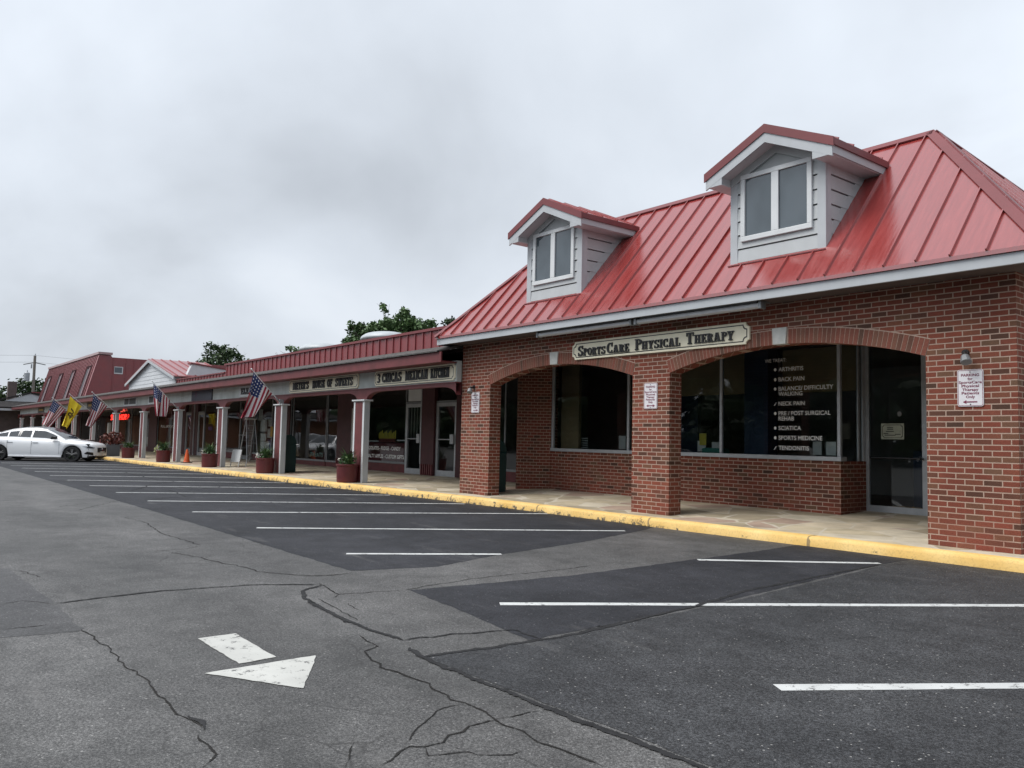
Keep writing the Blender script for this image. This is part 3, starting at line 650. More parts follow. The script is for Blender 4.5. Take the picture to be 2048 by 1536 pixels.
for a, b in ((XL1, XC0), (XC1, XR0)):
    _, cx, cz, Rr = arc_z(a, a, b); h = (b-a)/2; th = math.asin(h/Rr); n = int(2*th*(Rr+RING)/.0665)
    def vou(m, sg):
        for k in range(n):
            t0 = -th+2*th*k/n+.0007; t1 = -th+2*th*(k+1)/n-.0007
            if (t0+t1)/2*Rr*sg < .115: continue
            m.extr([(cx+r*math.sin(t), -.007, cz+r*math.cos(t)) for r, t in ((Rr-.004, t0), (Rr-.004, t1), (Rr+RING-.008, t1), (Rr+RING-.008, t0))], (0, .05, 0))
    av = P('brick_arch', ARCH, bb, lambda m: vou(m, -1)); P('brick_arch', ARCH, bb, lambda m: vou(m, 1))
    def mor(m):
        q = 40
        for k in range(q):
            t0 = -th+2*th*k/q; t1 = -th+2*th*(k+1)/q
            m.extr([(cx+r*math.sin(t), -.003, cz+r*math.cos(t)) for r, t in ((Rr-.001, t0), (Rr-.001, t1), (Rr+RING+.006, t1), (Rr+RING+.006, t0))], (0, .03, 0))
    P('mortar_joint', MORTAR, av, mor)
    P('keystone', KEYST, bb, lambda m: m.xz([(cx-.10, ZS+RISE-.005), (cx+.10, ZS+RISE-.005), (cx+.118, ZS+RISE+RING+.02), (cx-.118, ZS+RISE+RING+.02)], -.03, .1), bev=.006)
# porch: recessed shop front behind the arches
YW = 2.0
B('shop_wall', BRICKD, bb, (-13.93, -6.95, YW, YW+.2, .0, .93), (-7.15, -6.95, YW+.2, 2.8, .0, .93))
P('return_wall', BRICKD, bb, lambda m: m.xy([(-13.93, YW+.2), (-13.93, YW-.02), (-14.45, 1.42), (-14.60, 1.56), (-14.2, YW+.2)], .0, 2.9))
sw = B('shop_window', ALU, bb, (-13.93, -6.93, YW-.03, YW+.15, .932, 1.0), (-13.93, -13.86, YW, YW+.06, 1.0, 2.9), (-11.60, -11.545, YW, YW+.06, 1.0, 2.9), (-9.30, -9.25, YW, YW+.06, 1.0, 2.9), (-7.01, -6.955, YW, YW+.06, 1.0, 2.9), (-6.985, -6.955, YW+.55, YW+.61, .932, 2.9), (-6.985, -6.955, YW+.70, YW+.79, .932, 2.9), bev=.004)
P('window_pane', GLASS, sw, lambda m: (m.face([(-13.86, YW+.03, 1.0), (-7.01, YW+.03, 1.0), (-7.01, YW+.03, 2.9), (-13.86, YW+.03, 2.9)]), m.face([(-6.97, YW+.06, .93), (-6.97, YW+.7, .93), (-6.97, YW+.7, 2.9), (-6.97, YW+.06, 2.9)])), recalc=False)
LT = [('WE TREAT:', -8.36, 2.585, .062, .42, -.012), ('ARTHRITIS', -8.09, 2.425, .068, None, .02), ('BACK PAIN', -8.09, 2.255, .068, None, .02), ('BALANCE/ DIFFICULTY', -8.09, 2.095, .068, None, .02), ('WALKING', -8.09, 2.005, .068, None, .02),
      ('NECK PAIN', -8.09, 1.84, .068, None, .02), ('PRE / POST SURGICAL', -8.09, 1.675, .068, None, .02), ('REHAB', -8.09, 1.585, .068, None, .02), ('SCIATICA', -8.09, 1.425, .068, None, .02), ('SPORTS MEDICINE', -8.09, 1.26, .068, None, .02), ('TENDONITIS', -8.09, 1.09, .068, None, .02)]
for ln in LT:
    tm = text_mb([ln], YW+.022); z = ln[2]+.032
    if ln[0] in ('NECK PAIN', 'TENDONITIS'): tm.face([(-8.185, YW+.022, z-.035), (-8.165, YW+.022, z-.03), (-8.125, YW+.022, z+.03), (-8.145, YW+.022, z+.02)])
    elif ln[0] not in ('WE TREAT:', 'WALKING', 'REHAB'): tm.face([(-8.155+.026*math.cos(a*.7), YW+.022, z+.028*math.sin(a*.7)) for a in range(9)])
    tm.build('window_lettering', VINYL, sw, recalc=False)
dr = B('glass_door', ALU, bb, (-6.955, -6.90, 2.78, 2.84, .09, 2.9), (-6.04, -5.95, 2.78, 2.84, .09, 2.9), (-6.90, -6.04, 2.785, 2.83, .10, .225), (-5.95, -3.97, 2.79, 2.84, .09, .3), bev=.003)
P('door_pane', GLASS, dr, lambda m: m.face([(-6.90, 2.81, .225), (-6.04, 2.81, .225), (-6.04, 2.81, 2.9), (-6.90, 2.81, 2.9)]), recalc=False)
P('side_pane', GLASS, dr, lambda m: m.face([(-5.95, 2.81, .3), (-3.97, 2.81, .3), (-3.97, 2.81, 2.9), (-5.95, 2.81, 2.9)]), recalc=False)
P('push_bar', BLACK, dr, lambda m: (m.tube((-6.86, 2.74, 1.0), (-6.0, 2.74, 1.0), .014), m.tube((-6.05, 2.78, 1.0), (-6.05, 2.70, 1.0), .02)))
P('round_sticker', M('grey_sticker', (.22, .22, .22), .6), dr, lambda m: m.face([(-6.40+.036*math.cos(a*math.pi/10), 2.803, 1.71+.042*math.sin(a*math.pi/10)) for a in range(20)]), recalc=False)
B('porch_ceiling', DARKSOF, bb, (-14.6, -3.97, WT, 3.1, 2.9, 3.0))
# interior
B('interior_room', INWALL, bb, (-14.3, -3.97, 7.6, 7.7, .1, 3.0), (-14.3, -14.2, 2.2, 7.6, .1, 3.0), (-14.3, -3.97, 3.1, 7.6, 2.95, 3.0))
B('interior_floor', INFLOOR, bb, (-14.2, -3.97, 3.0, 7.6, .05, .12), (-13.9, -7.15, 2.2, 3.0, .05, .12))
B('interior_bulkhead', TAN, bb, (-11.2, -9.2, 2.75, 2.85, 2.12, 2.9), (-8.62, -7.2, 2.95, 3.05, 2.12, 2.9), (-13.9, -13.32, 2.27, 2.35, .98, 2.9), (-7.1, -6.5, 6.0, 6.1, .12, 2.9))
B('interior_partition', DKBLUE, bb, (-9.16, -8.66, 2.55, 2.85, .12, 2.9), (-6.85, -5.6, 4.2, 4.9, .12, 1.12), (-12.7, -11.8, 4.5, 4.6, .12, 2.9))
B('window_display', PAPER, bb, (-10.02, -9.83, 2.28, 2.29, 1.02, 1.22), (-9.70, -9.52, 2.30, 2.31, 1.02, 1.20), (-7.62, -7.46, 2.3, 2.31, 1.02, 1.24), (-7.38, -7.2, 2.3, 2.31, 1.02, 1.24), (-12.4, -12.2, 2.6, 2.61, 1.02, 1.3))
B('window_ledge', INFLOOR, bb, (-13.9, -7.15, 2.2, 2.5, .9, .98))
P('drying_rack', PAPER, bb, lambda m: (m.tube((-13.75, 2.4, 1.02), (-13.68, 2.4, 1.75), .016), m.tube((-13.68, 2.4, 1.75), (-13.55, 2.4, 1.02), .03), [m.tube((-13.75, 2.35, 1.03+.05*k), (-13.2, 2.45, 1.03+.05*k), .012) for k in range(5)]))
B('ochre_card', PAPERY, bb, (-9.96, -9.80, 2.26, 2.265, 1.14, 1.36))
B('teal_cushion', TEAL, bb, (-9.9, -9.4, 2.24, 2.45, .99, 1.09), bev=.03)
# roof
EX0, EX1, EY, EZ, TP = -14.98, -3.15, -.50, 3.372, math.tan(rad(48))
RY = 1.60; RZ = EZ+(RY-EY)*TP; BY = 2*RY-EY; RX0, RX1 = EX0+(RY-EY), EX1-(RY-EY)
def rz(y): return EZ+(y-EY)*TP
def roof(m):
    A, Bq, C, D = (EX0, EY, EZ), (EX1, EY, EZ), (EX1, BY, EZ), (EX0, BY, EZ); R0, R1 = (RX0, RY, RZ), (RX1, RY, RZ)
    m.face([A, Bq, R1, R0]); m.face([Bq, C, R1], 1); m.face([C, D, R0, R1]); m.face([D, A, R0], 1)
    d = .05; m.face([(EX0, EY, EZ), (EX1, EY, EZ), (EX1, EY, EZ-d), (EX0, EY, EZ-d)]); m.face([(EX1, EY, EZ), (EX1, BY, EZ), (EX1, BY, EZ-d), (EX1, EY, EZ-d)])
    m.face([(EX0, EY, EZ), (EX0, BY, EZ), (EX0, BY, EZ-d), (EX0, EY, EZ-d)]); m.face([(EX0, BY, EZ), (EX1, BY, EZ), (EX1, BY, EZ-d), (EX0, BY, EZ-d)])
    m.face([(EX0, EY, EZ-d), (EX1, EY, EZ-d), (EX1, BY, EZ-d), (EX0, BY, EZ-d)])
    seams(m, 0); seams(m, 1)
nrm = Vector((0, -TP, 1)).normalized(); nx = Vector((TP, 0, 1)).normalized()
def seams(m, side):
    def rib(a, b, n, wx):
        a, b = Vector(a), Vector(b); h = n*.032; wx = Vector(wx)*.011
        m.extr([a-wx-n*.004, a+wx-n*.004, a+wx*.7+h, a-wx*.7+h], b-a)
    k = -26
    while not side:
        x = -4.95+.392*k; k += 1
        if x < EX0+.1: continue
        if x > EX1-.1: break
        yt = min(RY, EY+(x-EX0), EY+(EX1-x)); 
        if any(a_-.04 < x < b_+.04 for a_, b_ in ((-7.53, -5.995), (-12.385, -10.845))):
            rib((x, EY-.005, rz(EY)), (x, -.105, rz(-.105)), nrm, (1, 0, 0)); rib((x, 1.3, rz(1.3)), (x, yt, rz(yt)), nrm, (1, 0, 0))
        else: rib((x, EY-.005, rz(EY)), (x, yt, rz(yt)), nrm, (1, 0, 0))
    y = EY+.3
    while side and y < BY-.1:
        dd = min(y-EY, BY-y, RY-EY)
        rib((EX1+.005, y, EZ), (EX1-dd, y, EZ+dd*TP), nx, (0, 1, 0)); y += .392
rf = P('roof', [ROOF, ROOFX], bb, roof)
def caps(m):
    def cap(a, b, n1_, n2_):
        a, b = Vector(a), Vector(b); d = (b-a).normalized()
        for n_ in (n1_, n2_):
            s = n_.cross(d).normalized(); mid = (Vector((RX0+RX1, 2*RY, 0))/2+Vector((0, 0, 0)))
            if (s.dot(Vector((0, 0, 1)))) > 0: s = -s
            o = n_*.034
            m.extr([a+o*1.0, a+o+s*.115, a+s*.115+n_*.008, a+n_*.004], b-a)
    fr, rg, bk, lf = nrm, nx, Vector((0, TP, 1)).normalized(), Vector((-TP, 0, 1)).normalized()
    cap((EX1, EY, EZ), (RX1, RY, RZ), fr, rg); cap((EX0, EY, EZ), (RX0, RY, RZ), fr, lf); cap((RX0, RY, RZ), (RX1, RY, RZ), fr, bk); cap((EX1, BY, EZ), (RX1, RY, RZ), rg, bk)
P('hip_cap', REDTRIM, rf, caps)
EVZ = EZ-.05
B('fascia', GREYTRIM, bb, (EX0+.03, EX1-.03, EY+.03, EY+.055, EVZ-.135, EVZ-.002), (EX0+.03, EX0+.055, EY+.055, BY-.05, EVZ-.135, EVZ-.002), (EX1-.055, EX1-.03, EY+.055, BY-.05, EVZ-.135, EVZ-.002), bev=.004)
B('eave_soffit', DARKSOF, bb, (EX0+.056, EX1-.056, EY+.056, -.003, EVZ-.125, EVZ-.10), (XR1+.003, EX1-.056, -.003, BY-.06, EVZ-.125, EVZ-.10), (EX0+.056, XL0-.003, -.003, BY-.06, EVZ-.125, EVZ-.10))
B('rear_roof', SHINGLE, bb, (-14.6, XR1, 3.2, 9.3, ZT+.002, ZT+.05))
# dormers
def dormer(x0, x1):
    cx = (x0+x1)/2; yf = -.03; zb = 3.86; zt = 5.12
    def wall(m):
        m.box(x0+.05, x1-.05, yf+.045, 1.45, zb-.25, zt+.02)
        m.xz([(x0+.05, zt), (x1-.05, zt), (cx, zt+.40)], yf+.012, 1.5)
        nb = 5; h = (5.02-zb-.10)/nb
        # lap boards, bottoms proud of the board below
        for k in range(nb+1):
            z0 = zb+.02+k*.21; z1 = z0+.190
            m.extr([(x0+.1, yf-.018, z0), (x0+.1, yf+.05, z0), (x0+.1, yf+.05, z1), (x0+.1, yf-.004, z1)], (x1-x0-.2, 0, 0))
            for sx, o in ((x0, -1), (x1, 1)):
                yl = (z0-EZ)/TP+EY
                m.extr([(sx+o*.014, .08, z0), (sx-o*.06, .08, z0), (sx-o*.06, .08, z1), (sx+o*.003, .08, z1)], (0, max(yl+.25, .2)-.08, 0))
    d = P('dormer', SIDING, bb, wall)
    B('corner_trim', GREYTRIM, d, (x0-.018, x0+.11, yf-.02, yf+.02, zb-.01, zt), (x0-.018, x0+.02, yf+.02, .09, zb-.12, zt), bev=.003); B('corner_trim', GREYTRIM, d, (x1-.11, x1+.018, yf-.02, yf+.02, zb-.01, zt), (x1-.02, x1+.018, yf+.02, .09, zb-.12, zt), bev=.003)
    # raking skirt board on the right cheek and flashing
    def skirt(m):
        for sx in (sk,):
            ya, yb_ = .09, 1.12
            m.extr([(sx, ya, rz(ya)+.0), (sx, yb_, rz(yb_)), (sx, yb_, rz(yb_)+.17), (sx, ya, rz(ya)+.17)], (.02, 0, 0))
    for sk in (x0-.008, x1-.012): P('skirt_trim', SIDING, d, skirt)
    B('sill_flashing', REDTRIM, d, (x0-.03, x1+.03, yf-.07, yf, zb-.03, zb-.012))
    # gable roof
    ze, zp, xe = 5.27, 5.745, 1.045; yo = -.31
    def groof(m):
        for s in (-1, 1):
            e0 = (cx+s*xe, yo, ze); p0 = (cx, yo, zp); th_ = .028
            yb_e, yb_p = (ze-EZ)/TP+EY+.03, RY+.05
            a = [e0, p0, (cx, yb_p, zp), (cx+s*xe, yb_e, ze)]; b = [(q[0], q[1], q[2]-th_) for q in a]
            m.face(a); m.face(b); 
            for k in range(4): m.face([a[k], a[(k+1) % 4], b[(k+1) % 4], b[k]])
            for j in range(4):
                y = yo+.12+j*.39
                yt = min(y, 9)
                fe = max(0.0, min(1.0, (y-yb_e)/(yb_p-yb_e)))
                A = Vector((cx+s*xe*(1-fe), y, ze+(zp-ze)*fe)); Bp = Vector((cx, y, zp))
                n_ = Vector((s*(zp-ze), 0, xe)).normalized()
                m.extr([A, A+Vector((0, .022, 0)), A+Vector((0, .022, 0))+n_*.03, A+n_*.03], Bp-A)
    P('dormer_roof', ROOF, d, groof)
    sl_ = (zp-ze)/xe
    def chev(m, o0, o1, y0, y1, xo=0):
        for s in (-1, 1):
            X = xe+xo
            m.extr([(cx, y0, zp+o0), (cx+s*X, y0, ze+o0-sl_*xo), (cx+s*X, y0, ze+o1-sl_*xo), (cx, y0, zp+o1)], (0, y1-y0, 0))
    P('rake_trim', REDTRIM, d, lambda m: (chev(m, .012, -.115, yo-.028, yo-.004, .02), m.box(cx-xe-.022, cx-xe+.002, yo-.004, 1.15, ze-.10, ze-.006), m.box(cx+xe-.002, cx+xe+.022, yo-.004, 1.15, ze-.10, ze-.006)))
    P('rake_fascia', GREYTRIM, d, lambda m: (chev(m, -.10, -.255, yo-.012, yo+.014, -.005), m.box(cx+xe-.03, cx+xe-.005, yo+.014, 1.12, ze-.205, ze-.03), m.box(cx-xe+.005, cx-xe+.03, yo+.014, 1.12, ze-.205, ze-.03),
        m.xz([(cx+xe-.006, ze-.225), (cx+x1-cx-.02, ze-.225), (x1-.02, ze-.005), (cx+xe-.006, ze-.16)], yo-.0105, yo+.0155), m.xz([(cx-xe+.006, ze-.225), (x0+.02, ze-.225), (x0+.02, ze-.005), (cx-xe+.006, ze-.16)], yo-.0105, yo+.0155)))
    def sof(m):
        for s in (-1, 1):
            m.extr([(cx, yo+.0165, zp-.20), (cx+s*.80, yo+.0165, zp-.20-sl_*.80), (cx+s*.80, yo+.0165, zp-.225-sl_*.80), (cx, yo+.0165, zp-.225)], (0, yf-yo, 0))
            a, b = sorted((cx+s*.77, cx+s*(xe-.03))); m.box(a, b, yo+.0165, 1.12, ze-.215, ze-.195)
    P('soffit', SOFFIT, d, sof); B('soffit_return', SOFFIT, d, (cx-.81, cx-.78, yo+.017, yf, ze-.214, ze-.05)); B('soffit_return', SOFFIT, d, (cx+.78, cx+.81, yo+.017, yf, ze-.214, ze-.05))
    P('frieze', SIDING, d, lambda m: [m.extr([(cx, yf-.03, zp-.225), (cx+s*.77, yf-.03, zp-.225-sl_*.77), (cx+s*.77, yf-.03, zp-.345-sl_*.77), (cx, yf-.03, zp-.345)], (0, .035, 0)) for s in (-1, 1)])
    wx0, wx1, wz0, wz1 = cx-.588, cx+.588, 4.18, 5.19
    B('window_frame', WHITE, d, (wx0, wx1, yf-.05, yf, wz0, wz0+.075), (wx0, wx1, yf-.05, yf, wz1-.07, wz1), (wx0, wx0+.075, yf-.049, yf, wz0+.075, wz1-.07), (wx1-.075, wx1, yf-.049, yf, wz0+.075, wz1-.07), (cx-.06, cx+.06, yf-.0495, yf, wz0+.075, wz1-.07), bev=.006)
    P('window_pane', DORMG, d, lambda m: (m.face([(wx0+.07, yf-.022, wz0+.07), (cx-.055, yf-.022, wz0+.07), (cx-.055, yf-.022, wz1-.065), (wx0+.07, yf-.022, wz1-.065)]), m.face([(cx+.055, yf-.0225, wz0+.07), (wx1-.07, yf-.0225, wz0+.07), (wx1-.07, yf-.0225, wz1-.065), (cx+.055, yf-.0225, wz1-.065)])), recalc=False)
    return d
def dorm_glass():
    m, t, b = base_mat('dormer_window_glass'); p = pos(t)
    f = noise(t, mapv(t, p, (1.3, 1, .8)), 1.3, 2)
    L(t, ramp(t, f, [(.3, (.035, .05, .06)), (.55, (.065, .085, .10)), (.8, (.085, .10, .115))]), b.inputs['Base Color'])
    b.inputs['Roughness'].default_value = .03; b.inputs['IOR'].default_value = 1.75; return m
DORMG = dorm_glass()
dormer(-7.53, -5.995); dormer(-12.385, -10.845)

# big sign, strip lights, parking signs, spot lamps on the brick front
sb = sign_board('carved_sign', 'long cream sign with black slab lettering on the brick wall between the two arches', -11.05, -7.215, 2.645, 2.975, -.006,
    [('Sports', -10.88, -10.19, 2.705, .185, .74), ('Care', -10.15, -9.62, 2.705, .185, .74), ('Physical', -9.48, -8.51, 2.715, .185, .74), ('Therapy', -8.38, -7.48, 2.725, .185, .74)], .065)
def strip_light(x0, x1, label):
    t = thing('strip_light', label, 'light', ((x0+x1)/2, -.3, 3.1), 'strip lights under the eave')
    P('tube_cover', M('lamp_cover', (.50, .51, .53), .35, var=.08, vs=9), t, lambda m: m.yz([(-.33+.055*math.cos(a*math.pi/6), 3.135+.045*math.sin(a*math.pi/6)) for a in range(12)], x0+.04, x1-.04), smooth=False)
    B('end_cap', ALUD, t, (x0, x0+.05, -.40, -.27, 3.08, 3.19), bev=.01); B('end_cap', ALUD, t, (x1-.05, x1, -.40, -.27, 3.08, 3.19), bev=.01)
    P('bracket', ALUD, t, lambda m: (m.box(x0+.1, x1-.1, -.36, -.30, 3.18, 3.2), m.tube((x0+.03, -.33, 3.18), (x0+.03, -.15, 3.2), .02), m.tube((x1-.03, -.33, 3.18), (x1-.03, -.15, 3.2), .02)))
strip_light(-11.68, -9.26, 'long grey strip light under the eave, the one nearer the shop arcade')
strip_light(-9.20, -6.77, 'long grey strip light under the eave, above the right half of the cream sign')
def parking_sign(xc, z0, z1, label, arrow):
    wdt = .29; x0, x1 = xc-wdt/2, xc+wdt/2; y = -.012; c = .025
    t = thing('parking_sign', label, 'sign', (xc, 0, z0), 'white parking signs on the brick piers')
    def rr(i):
        o = []
        for cx, cz, a0 in ((x1-c, z0+c, -90), (x1-c, z1-c, 0), (x0+c, z1-c, 90), (x0+c, z0+c, 180)):
            o += [(cx+(c-i)*math.cos(rad(a0+30*k)), cz+(c-i)*math.sin(rad(a0+30*k))) for k in range(4)]
        return o
    P('panel', SIGNW, t, lambda m: m.xz(rr(0), y, -.002))
    a, b = rr(.007), rr(.012); m = MB()
    for k in range(len(a)):
        j = (k+1) % len(a); m.face([(a[k][0], y-.0015, a[k][1]), (a[j][0], y-.0015, a[j][1]), (b[j][0], y-.0015, b[j][1]), (b[k][0], y-.0015, b[k][1])])
    m.build('border_line', MAROON, t, recalc=False)
    H = z1-z0; ls = []
    for s, fz, wd_ in (('PARKING', .815, .20), ('for', .715, .055), ('SportsCare', .62, .255), ('Physical', .52, .195), ('Therapy', .42, .18), ('Patients', .325, .195), ('Only', .225, .10)):
        ls.append((s, xc-wd_/2, z0+fz*H, .030, wd_, .03))
    m = text_mb(ls, y-.002)
    za = z0+.12*H
    m.face([(xc-.06, y-.002, za-.007), (xc+.075, y-.002, za-.007), (xc+.075, y-.002, za+.007), (xc-.06, y-.002, za+.007)])
    if 'l' in arrow: m.face([(xc-.085, y-.0025, za), (xc-.045, y-.0025, za-.022), (xc-.045, y-.0025, za+.022)])
    if 'r' in arrow: m.face([(xc+.10, y-.0025, za), (xc+.055, y-.0025, za-.022), (xc+.055, y-.0025, za+.022)])
    m.build('lettering', MAROON, t, recalc=False)
    P('bolt', BLACK, t, lambda m: (m.tube((xc, -.018, z1-.03), (xc, -.01, z1-.03), .006), m.tube((xc, -.018, z0+.025), (xc, -.01, z0+.025), .006)))
parking_sign(-14.10, 1.72, 2.16, 'small white parking sign with a right arrow, on the leftmost brick pier', 'r')
parking_sign(-9.16, 1.72, 2.15, 'white parking sign with a two-way arrow on the middle brick pier', 'lr')
parking_sign(-4.17, 1.665, 2.10, 'white parking sign with a left arrow on the rightmost brick pier', 'l')
def spot(x, z, label):
    t = thing('spot_lamp', label, 'lamp', (x, 0, z), 'little spot lamps above the parking signs')
    P('base', BLACK, t, lambda m: m.tube((x, 0, z), (x, -.02, z), .045, .04, 14))
    P('arm', BLACK, t, lambda m: (m.tube((x, -.02, z), (x+.03, -.10, z-.02), .018), m.tube((x+.03, -.10, z-.01), (x+.045, -.13, z-.05), .03, .035)))
    P('lamp_head', ALUD, t, lambda m: m.tube((x+.045, -.13, z-.05), (x+.075, -.17, z-.13), .045, .062, 14), bev=.006)
spot(-14.17, 2.27, 'small dark spot lamp on the brick pier next to the white columns'); spot(-4.22, 2.30, 'small spot lamp on the wide brick pier beside the glass door')
nt_ = thing('door_notice', 'small cream notice with a black border on the glass door', 'notice', (-6.51, 2.8, 1.31))
P('card', M('notice_card', (.40, .42, .33), .6, var=.12, vs=12), nt_, lambda m: m.box(-6.70, -6.325, 2.798, 2.803, 1.30, 1.555))
def nb(m):
    a = notched(-6.68, -6.345, 1.32, 1.535, .025); b = notched(-6.672, -6.353, 1.328, 1.527, .025)
    for k in range(len(a)):
        j = (k+1) % len(a); m.face([(a[k][0], 2.7965, a[k][1]), (a[j][0], 2.7965, a[j][1]), (b[j][0], 2.7965, b[j][1]), (b[k][0], 2.7965, b[k][1])])
    for z, xa, xb in ((1.48, -6.6, -6.5), (1.455, -6.6, -6.5), (1.42, -6.62, -6.49), (1.385, -6.66, -6.58), (1.36, -6.64, -6.46), (1.375, -6.47, -6.38)): m.face([(xa, 2.7965, z), (xb, 2.7965, z), (xb, 2.7965, z+.012), (xa, 2.7965, z+.012)])
P('printing', BLACK, nt_, nb, recalc=False)

# ---------------------------------------------------------------- shopping arcade
AX0, AX1, DC, C0 = -78.4, -14.62, 5.196, -18.66
ar = thing('shopping_arcade', 'long low shop arcade with white-edged red columns, pale sign band and red parapet', 'building', (-40, 0, 0))
col0 = B('column', GREYTRIM, ar, (-19.19, -18.64, -.19, -.045, .0, 2.075), bev=.004)
B('front_panel', REDWOOD, col0, (-19.12, -18.72, -.205, -.19, .02, 2.06)); B('corner_board', WHITE, col0, (-19.20, -19.12, -.212, -.19, .0, 2.07), (-18.72, -18.632, -.212, -.19, .0, 2.07), bev=.003)
B('capital', WHITE, col0, (-19.25, -18.585, -.25, .015, 2.075, 2.115), bev=.006)
for i in range(1, 12): copy_tree(col0, ar).location.x -= DC*i
def beam(m):
    edges = [-14.62]+[C0-.22-DC*i for i in range(12)]+[AX0]
    for i in range(13):
        xr = edges[i]-(.26 if i else 0.0); xl = edges[i+1]+.26
        if xr-xl < .5: continue
        R_, H = .62, .19; n = 8
        pr = [(xr, 2.115)]+[(xr-R_*(1-math.cos(rad(90*k/n))), 2.115+H*math.sin(rad(90*k/n))) for k in range(1, n+1)]
        pl = [(xl+R_*(1-math.cos(rad(90*k/n))), 2.115+H*math.sin(rad(90*k/n))) for k in range(n, 0, -1)]+[(xl, 2.115)]
        pts = pr+pl
        for (xa, za), (xb, zb_) in zip(pts[:-1], pts[1:]):
            if abs(xa-xb) < 1e-5: continue
            m.face([(xa, -.16, za), (xb, -.16, zb_), (xb, -.16, 2.385), (xa, -.16, 2.385)]); m.face([(xa, -.02, za), (xb, -.02, zb_), (xb, -.02, 2.385), (xa, -.02, 2.385)]); m.face([(xa, -.16, za), (xb, -.16, zb_), (xb, -.02, zb_), (xa, -.02, za)])
        if i < 12: m.box(xl-.52 if i < 11 else xl, xl, -.16, -.02, 2.116, 2.385)
P('arched_beam', REDWOOD, ar, beam)
B('sign_band', BAND, ar, *[(AX1-(k+1)*2.6+.003, AX1-k*2.6-.003, -.145+.0005*(k % 2), -.02, 2.387, 2.86) for k in range(24)])
B('band_batten', REDWOOD, ar, (AX0, AX1, -.175, -.02, 2.372, 2.40))
B('eave_fascia', REDWOOD, ar, (AX0, -14.55, -.62, -.585, 2.79, 3.01), bev=.004)
B('eave_soffit', REDWOOD, ar, (AX0, -14.62, -.585, -.15, 2.80, 2.83))
P('shingle_eave', SHINGLE, ar, lambda m: m.yz([(-.67, 3.012), (-.67, 3.04), (.12, 3.27), (.12, 3.22)], AX0, -14.63))
def ribs(m, x0, x1, y, z0, z1, st=.35):
    x = x0+st*.4
    while x < x1-.02: m.box(x-.014, x+.014, y-.026, y-.001, z0, z1); x += st
pa = P('parapet', REDPAR, ar, lambda m: (m.box(-29.85, -14.95, .10, .22, 3.2, 3.69), ribs(m, -29.85, -14.95, .10, 3.262, 3.66))); B('parapet_cap', REDTRIM, pa, (-29.9, -14.92, .05, .28, 3.66, 3.72))
pl_ = P('low_parapet', REDPAR, ar, lambda m: (m.box(-35.88, -29.852, .10, .22, 3.2, 3.40), ribs(m, -35.88, -29.86, .10, 3.262, 3.385))); B('parapet_cap', REDTRIM, pl_, (-35.9, -29.9, .06, .27, 3.385, 3.43))
B('flat_roof', DARKSOF, ar, (AX0, -14.62, .23, 11, 3.1, 3.2))
B('rear_wall', INWALL, ar, (AX0, -14.4, 10.8, 11, 0, 3.1)); B('arcade_ceiling', DARKSOF, ar, (AX0, -14.62, -.02, 3.0, 2.74, 2.80))
B('shop_floor', INFLOOR, ar, (AX0, -14.4, 2.95, 10.8, .05, .125))
B('shop_partition', INWALL, ar, *[(x-.06, x+.06, 2.75, 10.8, .1, 3.1) for x in (-14.4, -20.0, -25.3, -30.1, -38.6, -45.6, -53.2, -62, -70)], (AX0, -14.4, 6.6, 6.7, .1, 3.1))
# gable over the arcade
GX0, GX1, GZ, GP = -43.65, -35.9, 3.58, 4.48; gc = (GX0+GX1)/2
ga = P('gable', SIDING2, ar, lambda m: m.xz([(GX0, 3.22), (GX1, 3.22), (GX1, GZ), (gc, GP), (GX0, GZ)], .10, .3))
P('lap_board', SIDING2, ga, lambda m: [m.extr([(a, .085, z), (a, .10, z), (a, .10, z+.17), (a, .097, z+.17)], (b-a, 0, 0)) for z in [3.24+.175*k for k in range(6)] for a, b in [(GX0+max(0, (z+.17-GZ)/(GP-GZ))*(gc-GX0)+.05, GX1-max(0, (z+.17-GZ)/(GP-GZ))*(GX1-gc)-.05)]])
def groof2(m):
    for s, xe in ((-1, GX0-.2), (1, GX1+.2)):
        ze = GZ-.05
        m.extr([(xe, -.05, ze), (gc, -.05, GP+.02), (gc, 2.6, GP+.02), (xe, 2.6, ze)], (0, 0, .05))
        for k in range(7):
            y = .1+.4*k; m.extr([(xe, y, ze+.05), (xe, y+.025, ze+.05), (xe, y+.025, ze+.085), (xe, y, ze+.085)], Vector((gc-xe, 0, GP+.02-ze)))
P('gable_roof', ROOF, ga, groof2)
P('gable_trim', GREYTRIM, ga, lambda m: [m.extr([(xe, -.06, GZ-.05), (gc, -.06, GP+.02), (gc, -.06, GP-.10), (xe, -.06, GZ-.17)], (0, .03, 0)) for xe in (GX0-.2, GX1+.2)])
P('rear_gable_wall', SIDING2, ar, lambda m: m.yz([(.4, 3.2), (.78, 4.14), (2.6, 3.95), (2.6, 3.2)], -36.3, -36.0)); P('rear_wall_cap', REDTRIM, ar, lambda m: m.yz([(.7, 4.14), (2.65, 3.94), (2.65, 4.0), (.7, 4.20)], -36.4, -35.95))
